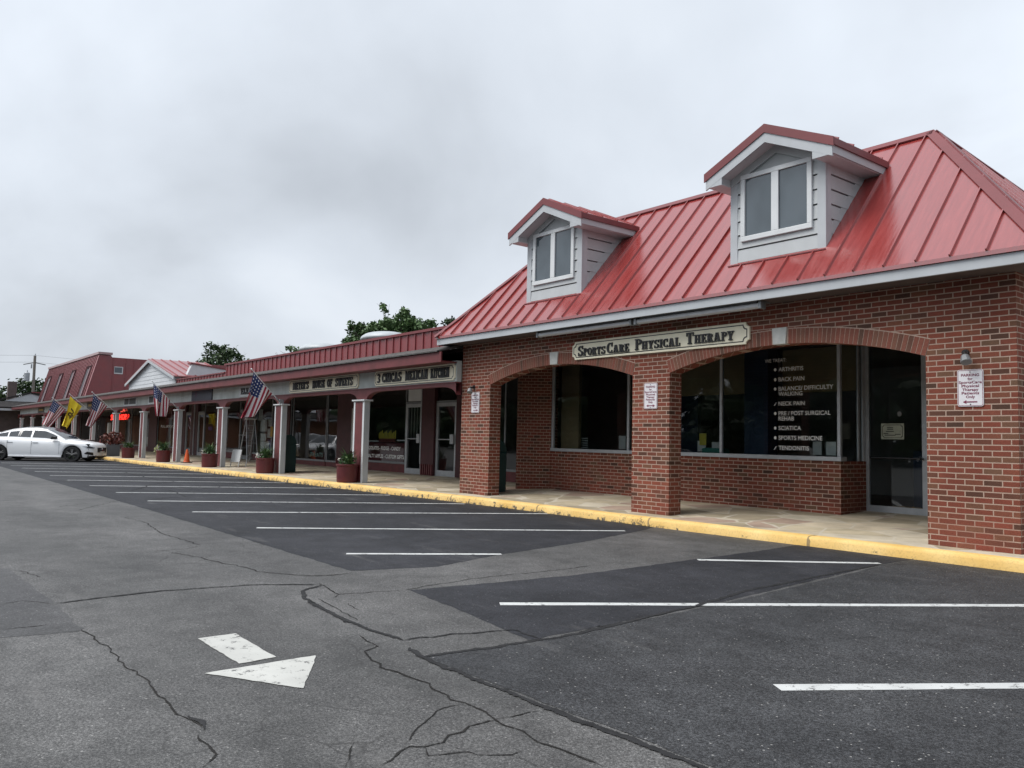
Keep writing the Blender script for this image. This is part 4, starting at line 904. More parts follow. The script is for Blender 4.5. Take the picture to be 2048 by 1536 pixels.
# shop fronts, y = 2.6
YS = 2.6
def window(x0, x1, z0=.43, z1=2.72, mull=(), g=GLASS):
    f = B('shop_window', ALUD, ar, (x0, x1, YS-.03, YS+.05, z0-.06, z0), (x0, x0+.05, YS, YS+.05, z0, z1), (x1-.05, x1, YS, YS+.05, z0, z1), *[(q-.025, q+.025, YS, YS+.05, z0, z1) for q in mull])
    P('window_pane', g, f, lambda m: m.face([(x0+.05, YS+.025, z0), (x1-.05, YS+.025, z0), (x1-.05, YS+.025, z1), (x0+.05, YS+.025, z1)]), recalc=False)
    B('base_panel', REDBASE, f, (x0, x1, YS-.01, YS+.1, .1, z0-.062)); return f
def door(x0, x1, bar=True, z1=2.17, fr=ALU):
    d = B('shop_door', fr, ar, (x0, x0+.10, YS-.02, YS+.05, .1, z1), (x1-.10, x1, YS-.02, YS+.05, .1, z1), (x0+.10, x1-.10, YS-.018, YS+.045, .11, .27), (x0+.10, x1-.10, YS-.018, YS+.045, z1-.10, z1), bev=.003)
    P('door_pane', GLASS, d, lambda m: m.face([(x0+.1, YS+.02, .27), (x1-.1, YS+.02, .27), (x1-.1, YS+.02, z1-.1), (x0+.1, YS+.02, z1-.1)]), recalc=False)
    if bar: P('push_bar', ALU, d, lambda m: (m.tube((x0+.1, YS-.06, 1.14), (x1-.12, YS-.06, 1.14), .016), m.box(x1-.22, x1-.06, YS-.09, YS-.02, 1.02, 1.28)))
    B('transom', ALUD, d, (x0, x1, YS-.018, YS+.04, z1, z1+.06), (x0, x1, YS+.01, YS+.03, 2.70, 2.74))
    P('transom_pane', GLASS, d, lambda m: m.face([(x0, YS+.02, z1+.06), (x1, YS+.02, z1+.06), (x1, YS+.02, 2.7), (x0, YS+.02, 2.7)]), recalc=False)
    return d
def wall(x0, x1, y=YS, mat=SHADERED, slats=False):
    o = B('wall_panel', mat, ar, (x0, x1, y-.04, y+.12, .1, 2.74))
    if slats: B('wall_slat', REDWOOD, o, *[(x0+.03+k*.11, x0+.08+k*.11, y-.07, y-.04, .1, .42) for k in range(int((x1-x0)/.11))])
window(-18.30, -14.42, mull=(-16.4,)); wall(-18.53, -18.30)
door(-19.56, -18.53); wall(-20.22, -19.56, YS-.05, slats=True); B('post', ALU, ar, (-20.27, -20.22, YS-.10, YS+.02, .42, 2.74))
dl = door(-21.22, -20.27); B('transom_panel', SOFFIT, dl, (-21.14, -20.32, YS+.0, YS+.01, 2.25, 2.68))
fz = window(-24.0, -21.22)
fp = B('fudge_panel', M('maroon_window_panel', (.09, .018, .025), .5), fz, (-23.95, -21.27, YS+.026, YS+.034, .43, 1.0)); 
text_mb([('CHOCOLATES - FUDGE - CANDY', -23.9, .77, .11, 2.36, .03), ('SPECIALTY APPLES - CUSTOM GIFTS', -23.9, .52, .11, 2.56, .03)], YS+.0235).build('panel_lettering', VINYL, fz, recalc=False)
B('shelf_edge', WHITE, fz, (-23.9, -22.6, YS+.1, YS+.2, 1.02, 1.06), (-21.9, -21.3, YS+.1, YS+.2, 1.06, 1.10))
B('yellow_display', PAPERY, fz, *[(-22.95+k*.09, -22.89+k*.09, YS+.05, YS+.06, 1.13, 1.30+.04*(k % 3)) for k in range(12)]); B('red_display', REDBASE, fz, (-22.95, -21.95, YS+.05, YS+.08, 1.02, 1.13))
B('hanging_strip', PAPER, fz, *[(-22.1+.17*k, -22.07+.17*k, YS+.6, YS+.62, 1.1, 2.2) for k in range(5)])
wall(-24.93, -24.0); wall(-25.70, -24.93, slats=True)
B('wall_poster', PAPER, ar, (-24.62, -24.02, YS-.055, YS-.041, .7, 2.1)); B('poster_mark', MAROON, ar, (-24.46, -24.34, YS-.059, YS-.0555, 1.0, 1.5))
window(-26.55, -25.70, z0=.33); wz = window(-29.7, -26.6, z0=.33, mull=(-29.45,))
text_mb([('TREATS', -27.9, .42, .15, 1.05, .0)], YS+.0235).build('window_lettering', M('teal_vinyl', (.10, .22, .19), .5), wz, recalc=False)
wall(-30.1, -29.7)
# poster shop
window(-31.5, -30.1); pw = window(-33.4, -31.5); B('shop_poster', PAPER, pw, (-33.0, -32.55, YS+.03, YS+.04, 1.75, 2.2), (-32.75, -32.05, YS+.03, YS+.04, 1.30, 1.80), (-32.7, -31.75, YS+.028, YS+.036, .35, .9), (-32.0, -31.55, YS+.03, YS+.04, 1.05, 1.42), (-32.72, -32.1, YS+.03, YS+.04, .92, 1.22), (-31.95, -31.6, YS+.03, YS+.04, 1.5, 1.8))
B('ochre_poster', PAPERO, pw, (-31.54, -31.3, YS-.035, YS-.031, 1.1, 1.5)); B('blue_poster', PAPERB, pw, (-31.95, -31.55, YS+.03, YS+.04, .45, .98))
door(-35.0, -33.8, fr=ALUD); wall(-33.8, -33.4, mat=DARKSOF); window(-37.6, -35.0)
wall(-38.0, -37.6)
yw = window(-39.7, -38.0); B('yellow_poster', PAPERY, yw, (-39.2, -38.62, YS+.03, YS+.036, 1.62, 2.05)); B('violet_poster', M('violet_poster', (.12, .08, .3), .6), yw, (-39.2, -38.62, YS+.03, YS+.036, 1.32, 1.5))
B('shelf_goods', PAPER, yw, (-39.1, -38.8, YS+.4, YS+.5, .5, .8), (-38.6, -38.2, YS+.5, YS+.6, .45, .7), (-39.3, -38.9, YS+.4, YS+.5, .95, 1.1))
door(-40.6, -39.7, bar=False); wall(-41.6, -40.6, slats=False); B('post', ALU, ar, (-41.08, -41.02, YS-.08, YS-.04, .1, 2.74)); door(-42.5, -41.6, bar=False)
wall(-43.0, -42.5); dw = window(-47.6, -43.0, z0=.45)
text_mb([('FULL BODY', -47.0, 1.45, .13, 2.2, .0)], YS+.0235).build('window_lettering', VINYL, dw, recalc=False); B('display_urn', PAPER, dw, (-46.6, -46.2, YS+.5, YS+.8, .4, 1.0), (-45.6, -45.0, YS+.4, YS+.8, .4, .85), (-44.6, -44.3, YS+.5, YS+.7, .4, .95), bev=.08)
wall(-49.2, -47.6); gw = window(-53.2, -49.2); B('display_white', PAPER, gw, (-51.0, -50.6, YS+.3, YS+.5, .5, .9), (-50.2, -49.6, YS+.3, YS+.5, 1.2, 1.4), (-52.4, -52.0, YS+.3, YS+.6, .45, 1.3), bev=.06)
B('white_post', PAPER, ar, (-52.9, -52.7, 1.2, 1.4, .05, 1.7), bev=.05)
window(-57.2, -53.2); wall(-58.2, -57.2); ww = window(-62.5, -58.2); B('shelf_goods', PAPER, ww, (-60.6, -60.3, YS+.3, YS+.5, .9, 1.5), (-60.1, -59.8, YS+.3, YS+.5, .9, 1.5))
wall(-63.5, -62.5); window(-68, -63.5); wall(-69, -68); window(-74, -69); wall(-78.4, -74)
B('end_wall', DARKSOF, ar, (-78.6, -78.4, .3, 11, .05, 3.1))

# signs along the band
YB = -.146
sign_board('carved_sign', 'cream sign with black slab lettering, nearest to the brick building', -18.2, -14.66, 2.43, 2.80, YB, [('3', -18.05, -17.90, 2.505, .23, 1), ('CHICAS', -17.80, -16.88, 2.505, .23, 1), ('MEXICAN', -16.70, -15.72, 2.505, .23, 1), ('KITCHEN', -15.60, -14.85, 2.505, .23, 1)], .05)
sign_board('carved_sign', 'cream sign with black slab lettering above the teal shop window, second from the brick building', -23.45, -19.07, 2.425, 2.81, YB, [("MEYER'S", -23.15, -22.05, 2.505, .225, 1), ('HOUSE', -21.8, -21.0, 2.505, .225, 1), ('OF', -20.85, -20.55, 2.505, .225, 1), ('SWEETS', -20.35, -19.35, 2.505, .225, 1)], .05)
sign_board('carved_sign', 'short white sign half hidden by the nearest hanging flag', -27.65, -25.6, 2.43, 2.79, YB, [('ELE', -27.42, -26.72, 2.505, .21, 1)], .02, bm=WHITE, line=False)
t = thing('shop_sign', 'dark navy sign panel on the pale band', 'sign', (-31.6, YB, 2.41)); B('board', M('navy_panel', (.012, .014, .035), .4), t, (-32.75, -30.4, YB-.04, YB-.002, 2.405, 2.855)); P('emblem', M('dim_red_emblem', (.06, .02, .05), .5), t, lambda m: m.face([(-32.2+.14*math.cos(a*.5), YB-.0425, 2.66+.12*math.sin(a*.5)) for a in range(12)]), recalc=False)
for x0, x1, lab in ((-43.3, -40.9, 'small yellow-framed sign with two black panels on the pale band'), (-38.9, -36.9, 'small yellow-topped sign behind the flag beneath the grey gable')):
    t = thing('shop_sign', lab, 'sign', ((x0+x1)/2, YB, 2.42)); B('board', WHITE, t, (x0, x1, YB-.04, YB-.002, 2.42, 2.90)); B('top_strip', PAPERY, t, (x0-.02, x1+.02, YB-.06, YB-.002, 2.80, 2.92)); mid = x0+(x1-x0)*.42
    B('name_panel', BLACK, t, (x0+.14, mid-.06, YB-.046, YB-.041, 2.49, 2.76), (mid+.06, x1-.14, YB-.046, YB-.041, 2.49, 2.76))
for x in (-50.5, -67):
    t = thing('shop_sign', {-50.5: 'dark sign board on the band just right of the yellow flag', -67: 'dark sign board at the far end of the band, left of all the flags'}[x], 'sign', (x, YB, 2.42)); B('board', M('dark_sign_board', (.05, .045, .03), .5), t, (x-1.2, x+1.2, YB-.035, YB-.002, 2.42, 2.80)); B('lettering_bar', PAPERO, t, (x-.8, x+.8, YB-.04, YB-.0355, 2.56, 2.68))
# neon
NEON = emit('red_neon', (1.0, .03, .02), 3.0)
t = thing('neon_sign', 'glowing red neon letters in a dark shop window', 'sign', (-56.0, 2.6, 1.9)); text_mb([('SUB SHOP', -58.3, 1.93, .34, 4.1, .0)], YS-.05).build('lower_letters', NEON, t, recalc=False); text_mb([('PIZZA', -57.3, 2.42, .27, 2.6, -.004)], YS-.05).build('upper_letters', emit('dim_neon', (1.0, .12, .08), .9), t, recalc=False)
# mansard
mb_ = thing('mansard_building', 'two-storey block with a ribbed red mansard roof and four tall narrow windows', 'building', (-63, 3, 0))
def mz(z): return .3+(z-3.2)/2.75*.7
P('side_wall', REDPAR, mb_, lambda m: m.yz([(.3, 3.2), (.98, 5.86), (1.63, 5.86), (1.70, 5.76), (9, 5.76), (9, 3.1)], -71.9, -54.9))
ms = P('mansard_slope', M('dusty_red_metal', (.27, .105, .11), .5, var=.12, vs=2, grime=.1), mb_, lambda m: m.yz([(.285, 3.2), (mz(5.9)-.015, 5.9), (mz(5.9)+.01, 5.9), (.31, 3.2)], -72.05, -54.87))
def mr(m):
    x = -71.9
    while x < -54.9:
        m.extr([(x-.018, .285, 3.2), (x+.018, .285, 3.2), (x+.018, .235, 3.2), (x-.018, .235, 3.2)], (0, .70, 2.7)); x += .45
P('mansard_rib', M('dark_red_rib', (.14, .04, .045), .5), ms, mr)
P('side_rib', REDPAR, mb_, lambda m: [m.box(-54.901, -54.87, y, y+.04, 3.2, 5.74) for y in (1.75, 2.5, 2.95, 3.4, 3.85, 4.3, 4.75, 5.2)])
B('roof_cap', M('pale_cap_metal', (.36, .25, .25), .4, var=.1), mb_, (-72.15, -54.8, mz(5.9)-.09, 1.7, 5.9, 6.04))
for x0, x1 in ((-57.15, -55.75), (-61.9, -60.55), (-66.3, -64.95), (-70.75, -69.4)):
    def q(m, a, b, z0, z1, o): m.extr([(a, mz(z0)-o, z0), (b, mz(z0)-o, z0), (b, mz(z1)-o, z1), (a, mz(z1)-o, z1)], (0, .02, 0))
    f = P('dormer_window', M('dark_red_reveal', (.03, .009, .011), .8, spec=.1), mb_, lambda m: q(m, x0, x1, 3.3, 5.25, .062)); P('window_pane', M('pale_blind', (.11, .105, .115), .8, spec=.1, var=.15), f, lambda m: q(m, x0+.42, x1-.34, 3.3, 5.05, .068)); P('jamb', M('pinkish_jamb', (.26, .15, .16), .5), f, lambda m: (q(m, x1-.34, x1-.16, 3.3, 5.12, .085)))
B('side_window', SOFFIT, mb_, (-54.9, -54.87, 1.85, 2.35, 4.75, 5.2)); B('side_window_pane', M('grey_pane', (.09, .10, .12), .2), mb_, (-54.87, -54.865, 1.87, 2.3, 4.82, 5.16))
# far wing of the L
lw = thing('far_wing', 'low far-off wing with a dark shingle roof closing the end of the arcade', 'building', (-82, -5, 0))
P('roof', WINGROOF, lw, lambda m: m.extr([(-78.2, -24, 3.02), (-81.2, -24, 3.62), (-81.2, -24, 3.5), (-78.2, -24, 2.9)], (0, 27, 0))); B('fascia', GREYTRIM, lw, (-78.3, -78.2, -24, 2, 2.72, 2.95)); B('wall', M('orange_brick', (.24, .10, .05), .9, var=.2), lw, (-79.6, -79.4, -24, -1.6, -.1, 2.9))
B('dark_shopfront', DARKSOF, lw, (-79.6, -79.4, -1.58, 6, -.1, 2.9))
P('gable_wall', SIDING2, lw, lambda m: m.yz([(-.87, 3.5), (-.87, 3.58), (1.09, 4.3), (1.8, 4.12), (1.8, 3.5)], -81.3, -81.0)); P('gable_roof', WINGROOF, lw, lambda m: (m.yz([(-24, 3.70), (-1.3, 3.70), (1.09, 4.44), (1.09, 4.32), (-1.2, 3.60), (-24, 3.60)], -84, -80.9), m.yz([(1.1, 4.44), (3.5, 3.7), (3.5, 3.58), (1.1, 4.32)], -84, -80.9)))
B('chimney', DARKSOF, lw, (-86.3, -85.7, -.08, .62, 3.2, 5.5)); B('ridge_flashing', REDTRIM, lw, (-81.3, -80.85, 1.15, 2.1, 4.36, 4.46))

# roof vents
for (a, b), lab in (((-29.8, -27.35), 'low white domed roof ventilator, nearer the small treetop'), ((-24.95, -22.55), 'white domed roof ventilator in front of the bigger tree')):
    t = thing('roof_vent', lab, 'vent', ((a+b)/2, 3.2, 3.2), 'white roof ventilators'); c = (a+b)/2; rx = (b-a)/2*.8
    B('curb', REDTRIM, t, (c-.5, c+.5, 2.75, 3.65, 3.2, 4.40))
    def dome(m):
        nu, nv = 18, 8
        for i in range(nu):
            for j in range(nv):
                def pt(i, j):
                    th, ph = 2*math.pi*i/nu, math.pi/2*j/nv; k = math.cos(ph)**.55
                    return (c+rx*k*math.cos(th), 3.2+.75*k*math.sin(th), 4.38+.25*math.sin(ph))
                m.face([pt(i, j), pt(i+1, j), pt(i+1, j+1), pt(i, j+1)])
        m.face([(c+rx*math.cos(2*math.pi*i/nu), 3.2+.75*math.sin(2*math.pi*i/nu), 4.36) for i in range(nu)])
        for i in range(nu):
            a_, b_ = 2*math.pi*i/nu, 2*math.pi*(i+1)/nu; m.face([(c+rx*math.cos(a_), 3.2+.75*math.sin(a_), 4.36), (c+rx*math.cos(b_), 3.2+.75*math.sin(b_), 4.36), (c+rx*math.cos(b_), 3.2+.75*math.sin(b_), 4.42), (c+rx*math.cos(a_), 3.2+.75*math.sin(a_), 4.42)])
    P('dome', M('vent_white', (.40, .43, .45), .45, var=.08), t, dome, smooth=True)
    B('base_skirt', M('vent_white', 0), t, (c-.62, c+.62, 2.68, 3.72, 4.24, 4.35))

# ---------------------------------------------------------------- flags
def us_flag_mat():
    m, t, b = base_mat('stars_and_stripes'); uv = N(t, 'ShaderNodeUVMap'); s = N(t, 'ShaderNodeSeparateXYZ'); L(t, uv.outputs[0], s.inputs[0])
    def mt(op, a, c=None):
        n = N(t, 'ShaderNodeMath', operation=op)
        for i, v in enumerate((a, c)):
            if v is None: continue
            if isinstance(v, (int, float)): n.inputs[i].default_value = v
            else: L(t, v, n.inputs[i])
        return n.outputs[0]
    fly, ho = s.outputs[0], s.outputs[1]
    st = mt('LESS_THAN', mt('FRACT', mt('MULTIPLY', ho, 6.5)), .5)
    c = mixc(t, st, (.62, .56, .56), (.26, .012, .03))
    can = mt('MULTIPLY', mt('LESS_THAN', fly, .40), mt('LESS_THAN', ho, 7/13))
    a = mt('ABSOLUTE', mt('SINE', mt('MULTIPLY', fly, math.pi*5.5/.40))); d = mt('ABSOLUTE', mt('SINE', mt('MULTIPLY', ho, math.pi*4.5/(7/13))))
    star = mt('GREATER_THAN', mt('MULTIPLY', a, d), .80)
    blue = mixc(t, star, (.014, .028, .11), (.6, .6, .62))
    L(t, mixc(t, can, c, blue), b.inputs['Base Color']); b.inputs['Roughness'].default_value = .8; return m
USF = us_flag_mat(); YEL = M('yellow_flag_cloth', (.74, .56, .03), .8, var=.1, vs=4); SNK = M('flag_emblem_ink', (.09, .05, .01), .8)
def flag(x, base, tip, h0, h1, f0, f1, mat, label, seed, emblem=False, fold=.10):
    t = thing('flag', label, 'flag', (x, base[0], base[1]), 'flags on slanted poles along the arcade'); r = random.Random(seed)
    P('pole', WHITE, t, lambda m: (m.tube((x, base[0], base[1]), (x, tip[0], tip[1]), .012), m.lathe((x, tip[0], tip[1]), [(.001, -.03), (.03, 0), (.001, .03)], 10)), smooth=False)
    P('bracket', STEELG, t, lambda m: (m.tube((x, base[0]+.02, base[1]-.02), (x, base[0]-.10, base[1]+.10), .028), m.box(x-.04, x+.04, min(base[0]+.02, -.19), -.155, base[1]-.09, base[1]+.05)))
    nu, nv = 26, 30
    H0, H1, F0, F1 = (Vector((0, *q)) for q in (h0, h1, f0, f1)); ph = r.uniform(0, 6)
    def pt(u, v, off=0):
        p_ = (H0*(1-u)+H1*u)*(1-v)+(F0*(1-u)+F1*u)*v
        p_ = p_ + Vector((0, 0, -.05*math.sin(math.pi*v)*(1-u)))
        sag = -.03*math.sin(math.pi*u)*(1-v); 
        fo = fold*v**.7*(math.sin(u*9+ph+v*1.4)+.45*math.sin(u*17+ph*2-v*2))
        p_.y += .05*v*math.sin(u*9+ph+1.3); p_.z += sag
        return Vector((x+fo+off, p_.y, p_.z))
    me = bpy.data.meshes.new('cloth'); vs_, fs, uvs = [], [], []
    for j in range(nv+1):
        for i in range(nu+1): vs_.append(tuple(pt(i/nu, j/nv)-t.location)); uvs.append((j/nv, i/nu))
    for j in range(nv):
        for i in range(nu): a = j*(nu+1)+i; fs.append((a, a+1, a+nu+2, a+nu+1))
    me.from_pydata(vs_, [], fs); ul = me.uv_layers.new(name='UVMap')
    for lp in me.loops: ul.data[lp.index].uv = uvs[lp.vertex_index]
    me.materials.append(mat); me.polygons.foreach_set('use_smooth', [True]*len(fs)); me.update()
    o = bpy.data.objects.new('cloth', me); COL.objects.link(o); o.parent = t
    if emblem:
        m = MB(); cl = [(.30, .36), (.34, .52), (.40, .62), (.46, .52), (.45, .38), (.50, .30), (.56, .40), (.58, .56), (.53, .66), (.48, .62), (.52, .50), (.60, .46), (.66, .54)]
        P2 = []
        for (a, b_), (c_, d_) in zip(cl[:-1], cl[1:]):
            for k in range(5): P2.append((a+(c_-a)*k/5, b_+(d_-b_)*k/5))
        for (a, b_), (c_, d_) in zip(P2[:-1], P2[1:]):
            dx, dy = c_-a, d_-b_; ln = math.hypot(dx, dy) or 1; nx_, ny = -dy/ln*.028, dx/ln*.04
            for off in (.012, -.012): m.face([pt(b_+ny, a+nx_, off), pt(b_-ny, a-nx_, off), pt(d_-ny, c_-nx_, off), pt(d_+ny, c_+nx_, off)])
        m.build('emblem', SNK, t, recalc=False)
flag(-23.9, (-.30, 2.20), (-1.19, 3.11), (-1.12, 3.02), (-.51, 2.42), (-1.50, 1.62), (-.93, 1.74), USF, 'striped flag nearest the brick building, swinging left over the pale band', 1)
flag(-34.4, (-.22, 2.18), (-1.24, 3.20), (-1.18, 3.11), (-.52, 2.50), (-1.10, 1.84), (-.62, 1.80), USF, 'striped flag hanging limp straight down below the grey gable', 2, fold=.13)
flag(-44.7, (-.27, 2.19), (-1.34, 3.10), (-1.27, 3.0), (-.62, 2.43), (-1.52, 1.46), (-1.25, 1.32), USF, 'striped flag right of the yellow flag, hanging before the mansard block', 3)
flag(-49.9, (-.26, 2.2), (-1.41, 3.16), (-1.38, 3.05), (-.78, 2.52), (-1.68, 1.46), (-1.38, 1.27), YEL, 'bright yellow flag with a dark coiled emblem', 4, emblem=True, fold=.16)
flag(-55.1, (-.26, 2.16), (-1.41, 3.12), (-1.34, 3.0), (-.66, 2.44), (-1.80, 1.52), (-1.52, 1.31), USF, 'farthest striped flag, left of the yellow flag above the white car', 5)

# ---------------------------------------------------------------- planters
def blades(m, c, n, h, sp, r, w_=.012):
    for k in range(n):
        a = r.uniform(0, 6.28); l = h*r.uniform(.5, 1.0); o = Vector((math.cos(a), math.sin(a), 0)); s = Vector((-o.y, o.x, 0))*w_*r.uniform(.6, 1.3)
        b0 = Vector(c)+o*r.uniform(0, .12); b1 = b0+o*sp*.35*r.random()+Vector((0, 0, l*.6)); b2 = b1+o*sp*r.uniform(.3, 1)+Vector((0, 0, l*r.uniform(.0, .4)))
        m.face([b0-s, b0+s, b1+s, b1-s]); m.face([b1-s, b1+s, b2])
def leaves(m, c, n, rx, rzz, r, sz):
    for k in range(n):
        d = Vector((r.gauss(0, 1), r.gauss(0, 1), r.gauss(0, 1))).normalized()*r.random()**.4
        p = Vector(c)+Vector((d.x*rx, d.y*rx, d.z*rzz)); a = Vector((r.gauss(0, 1), r.gauss(0, 1), r.gauss(0, 1))).normalized(); b = a.orthogonal().normalized(); s = sz*r.uniform(.6, 1.3)
        m.face([p-a*s, p+b*s*.45, p+a*s, p-b*s*.45])
tub0 = thing('planter', 'oxblood tub planter at the white column nearest the brick building', 'planter', (-18.96, -.46, 0), 'planters along the kerb')
P('tub', TUB, tub0, lambda m: m.lathe((-18.96, -.46, 0), [(.25, .002), (.26, .05), (.27, .41), (.285, .42), (.285, .465), (.26, .465), (.255, .42)], 28), smooth=False, bev=.006)
P('soil', SOIL, tub0, lambda m: m.lathe((-18.96, -.46, 0), [(.25, .39), (.1, .42)], 20))
TL = ['oxblood tub planter beside the second column, right of the step ladder', 'oxblood tub planter by the third column, next to the small white board', 'oxblood tub planter left of the orange cone', 'small oxblood tub planter, fifth along the kerb from the brick building']
TX = [(-24.22, -.52), (-28.98, -.62), (-34.2, -.72), (-39.55, -.75)]
for (x, y), lb in zip(TX, TL):
    c = copy_tree(tub0); c.location = (x, y, 0); c['label'] = lb
c = thing('planter', 'square grey planter with the red bushy plant, in front of the white car nose', 'planter', (-42.7, -.75, 0), 'planters along the kerb'); P('tub', GREYTUB, c, lambda m: m.extr([(-43.05, -1.05, .002), (-42.35, -1.05, .002), (-42.35, -.45, .002), (-43.05, -.45, .002)], (0, 0, .55)), bev=.02)
def plant(x, y, z, label, fl, sd, kind):
    r = random.Random(sd); t = thing('potted_plant', label, 'plant', (x, y, z), 'plants in the tubs')
    if kind == 'red': P('foliage', REDLEAF, t, lambda m: leaves(m, (x, y, z+.32), 420, .55, .34, r, .09), recalc=False); return
    P('foliage', PLANTL, t, lambda m: (blades(m, (x, y, z), 70, .55*fl, .35, r), leaves(m, (x, y, z+.12), 90, .24, .14, r, .05)), recalc=False)
    P('flower', FLOWER, t, lambda m: [leaves(m, (x-.12+r.gauss(0, .10), y-.10+r.gauss(0, .08), z+.10+r.uniform(-.05, .08)), 9, .05, .03, r, .035) for k in range(7)], recalc=False)
    if kind == 'pale': P('pale_foliage', PALELEAF, t, lambda m: leaves(m, (x-.22, y-.15, z+.05), 80, .17, .2, r, .06), recalc=False)
plant(-18.96, -.46, .415, 'spiky green plant with white flowers in the planter nearest the brick building', .95, 1, 'n')
plant(TX[0][0], TX[0][1], .415, 'green plant with white flowers in the planter right of the ladder', .95, 2, 'n')
plant(TX[1][0], TX[1][1], .415, 'green plant with white flowers in the planter next to the white board', 1.0, 3, 'n')
plant(TX[2][0], TX[2][1], .415, 'pale variegated plant spilling from the planter left of the cone', 1.0, 4, 'pale')
plant(TX[3][0], TX[3][1], .415, 'sparse green plant in the fifth planter from the brick building', .8, 5, 'n')
plant(-42.7, -.75, .5, 'bushy dark red plant in the square grey planter', 1, 6, 'red')

# ---------------------------------------------------------------- things on the pavement
def bin_(x, y, label):
    t = thing('trash_bin', label, 'trash bin', (x, y, .03), 'dark green trash bins')
    P('body', DKGREEN, t, lambda m: m.extr([(x-.27, y-.27, .02), (x+.27, y-.27, .02), (x+.27, y+.27, .02), (x-.27, y+.27, .02)], (0, 0, .88)), bev=.03)
    P('hood', DKGREEN, t, lambda m: m.extr([(x-.28, y-.28, .90), (x-.28, y+.28, .90), (x-.28, y+.20, 1.10), (x-.28, y+.08, 1.18), (x-.28, y-.08, 1.18), (x-.28, y-.20, 1.10)], (.56, 0, 0)), bev=.02)
    P('flap', BLACK, t, lambda m: m.extr([(x-.17, y-.268, .95), (x+.17, y-.268, .95), (x+.17, y-.245, 1.05), (x-.17, y-.245, 1.05)], (0, -.012, 0)))
bin_(-24.6, .26, 'dark green trash bin behind the second white column'); bin_(-14.36, .60, 'dark green trash bin behind the leftmost brick pier')
t = thing('traffic_cone', 'orange traffic cone behind a white column', 'cone', (-33.4, -.05, .0)); P('cone', CONE, t, lambda m: m.lathe((-33.4, -.05, 0), [(.135, .03), (.115, .07), (.04, .50), (.028, .53)], 20)); P('base', BLACKTOP, t, lambda m: m.box(-33.57, -33.23, -.22, .12, .002, .03), bev=.01)
t = thing('board_sign', 'small blank white board on legs behind the third white column', 'sign', (-28.95, .35, .02))
P('board', WHITE, t, lambda m: (m.extr([(-29.25, .20, .18), (-28.65, .30, .18), (-28.65, .38, .62), (-29.25, .28, .62)], (.002, .02, 0)))); P('leg', WHITE, t, lambda m: [m.tube((a, b, .02), (a, b+.03, .2), .016) for a, b in ((-29.22, .20), (-28.68, .29), (-29.22, .5), (-28.68, .55))])
t = thing('step_ladder', 'silver step ladder standing open in front of the poster window', 'ladder', (-31.9, 1.9, .08))
lx, ly = -31.55, 1.75
def lad(m):
    for s in (-.22, .22): m.tube((lx-.55, ly+s, .09), (lx, ly+s*.75, 1.75), .024, n=6)
    for k in range(5): f = (k+.8)/5.6; m.box(lx-.55+.55*f-.04, lx-.55+.55*f+.05, ly-.2, ly+.2, .09+1.66*f, .09+1.66*f+.025)
P('front_frame', STEELG, t, lad); P('rear_frame', STEELG, t, lambda m: ([m.tube((lx+.38, ly+s, .09), (lx+.03, ly+s*.75, 1.75), .02, n=6) for s in (-.22, .22)], [m.tube((lx+.38-.35*f, ly-.2, .09+1.66*f), (lx+.38-.35*f, ly+.2, .09+1.66*f), .012, n=6) for f in (.1, .45, .75)])); P('top_cap', WHITE, t, lambda m: m.box(lx-.12, lx+.12, ly-.2, ly+.2, 1.75, 1.80), bev=.01); P('spreader', STEELG, t, lambda m: m.tube((lx-.35, ly, .72), (lx+.24, ly, .72), .012, n=6))

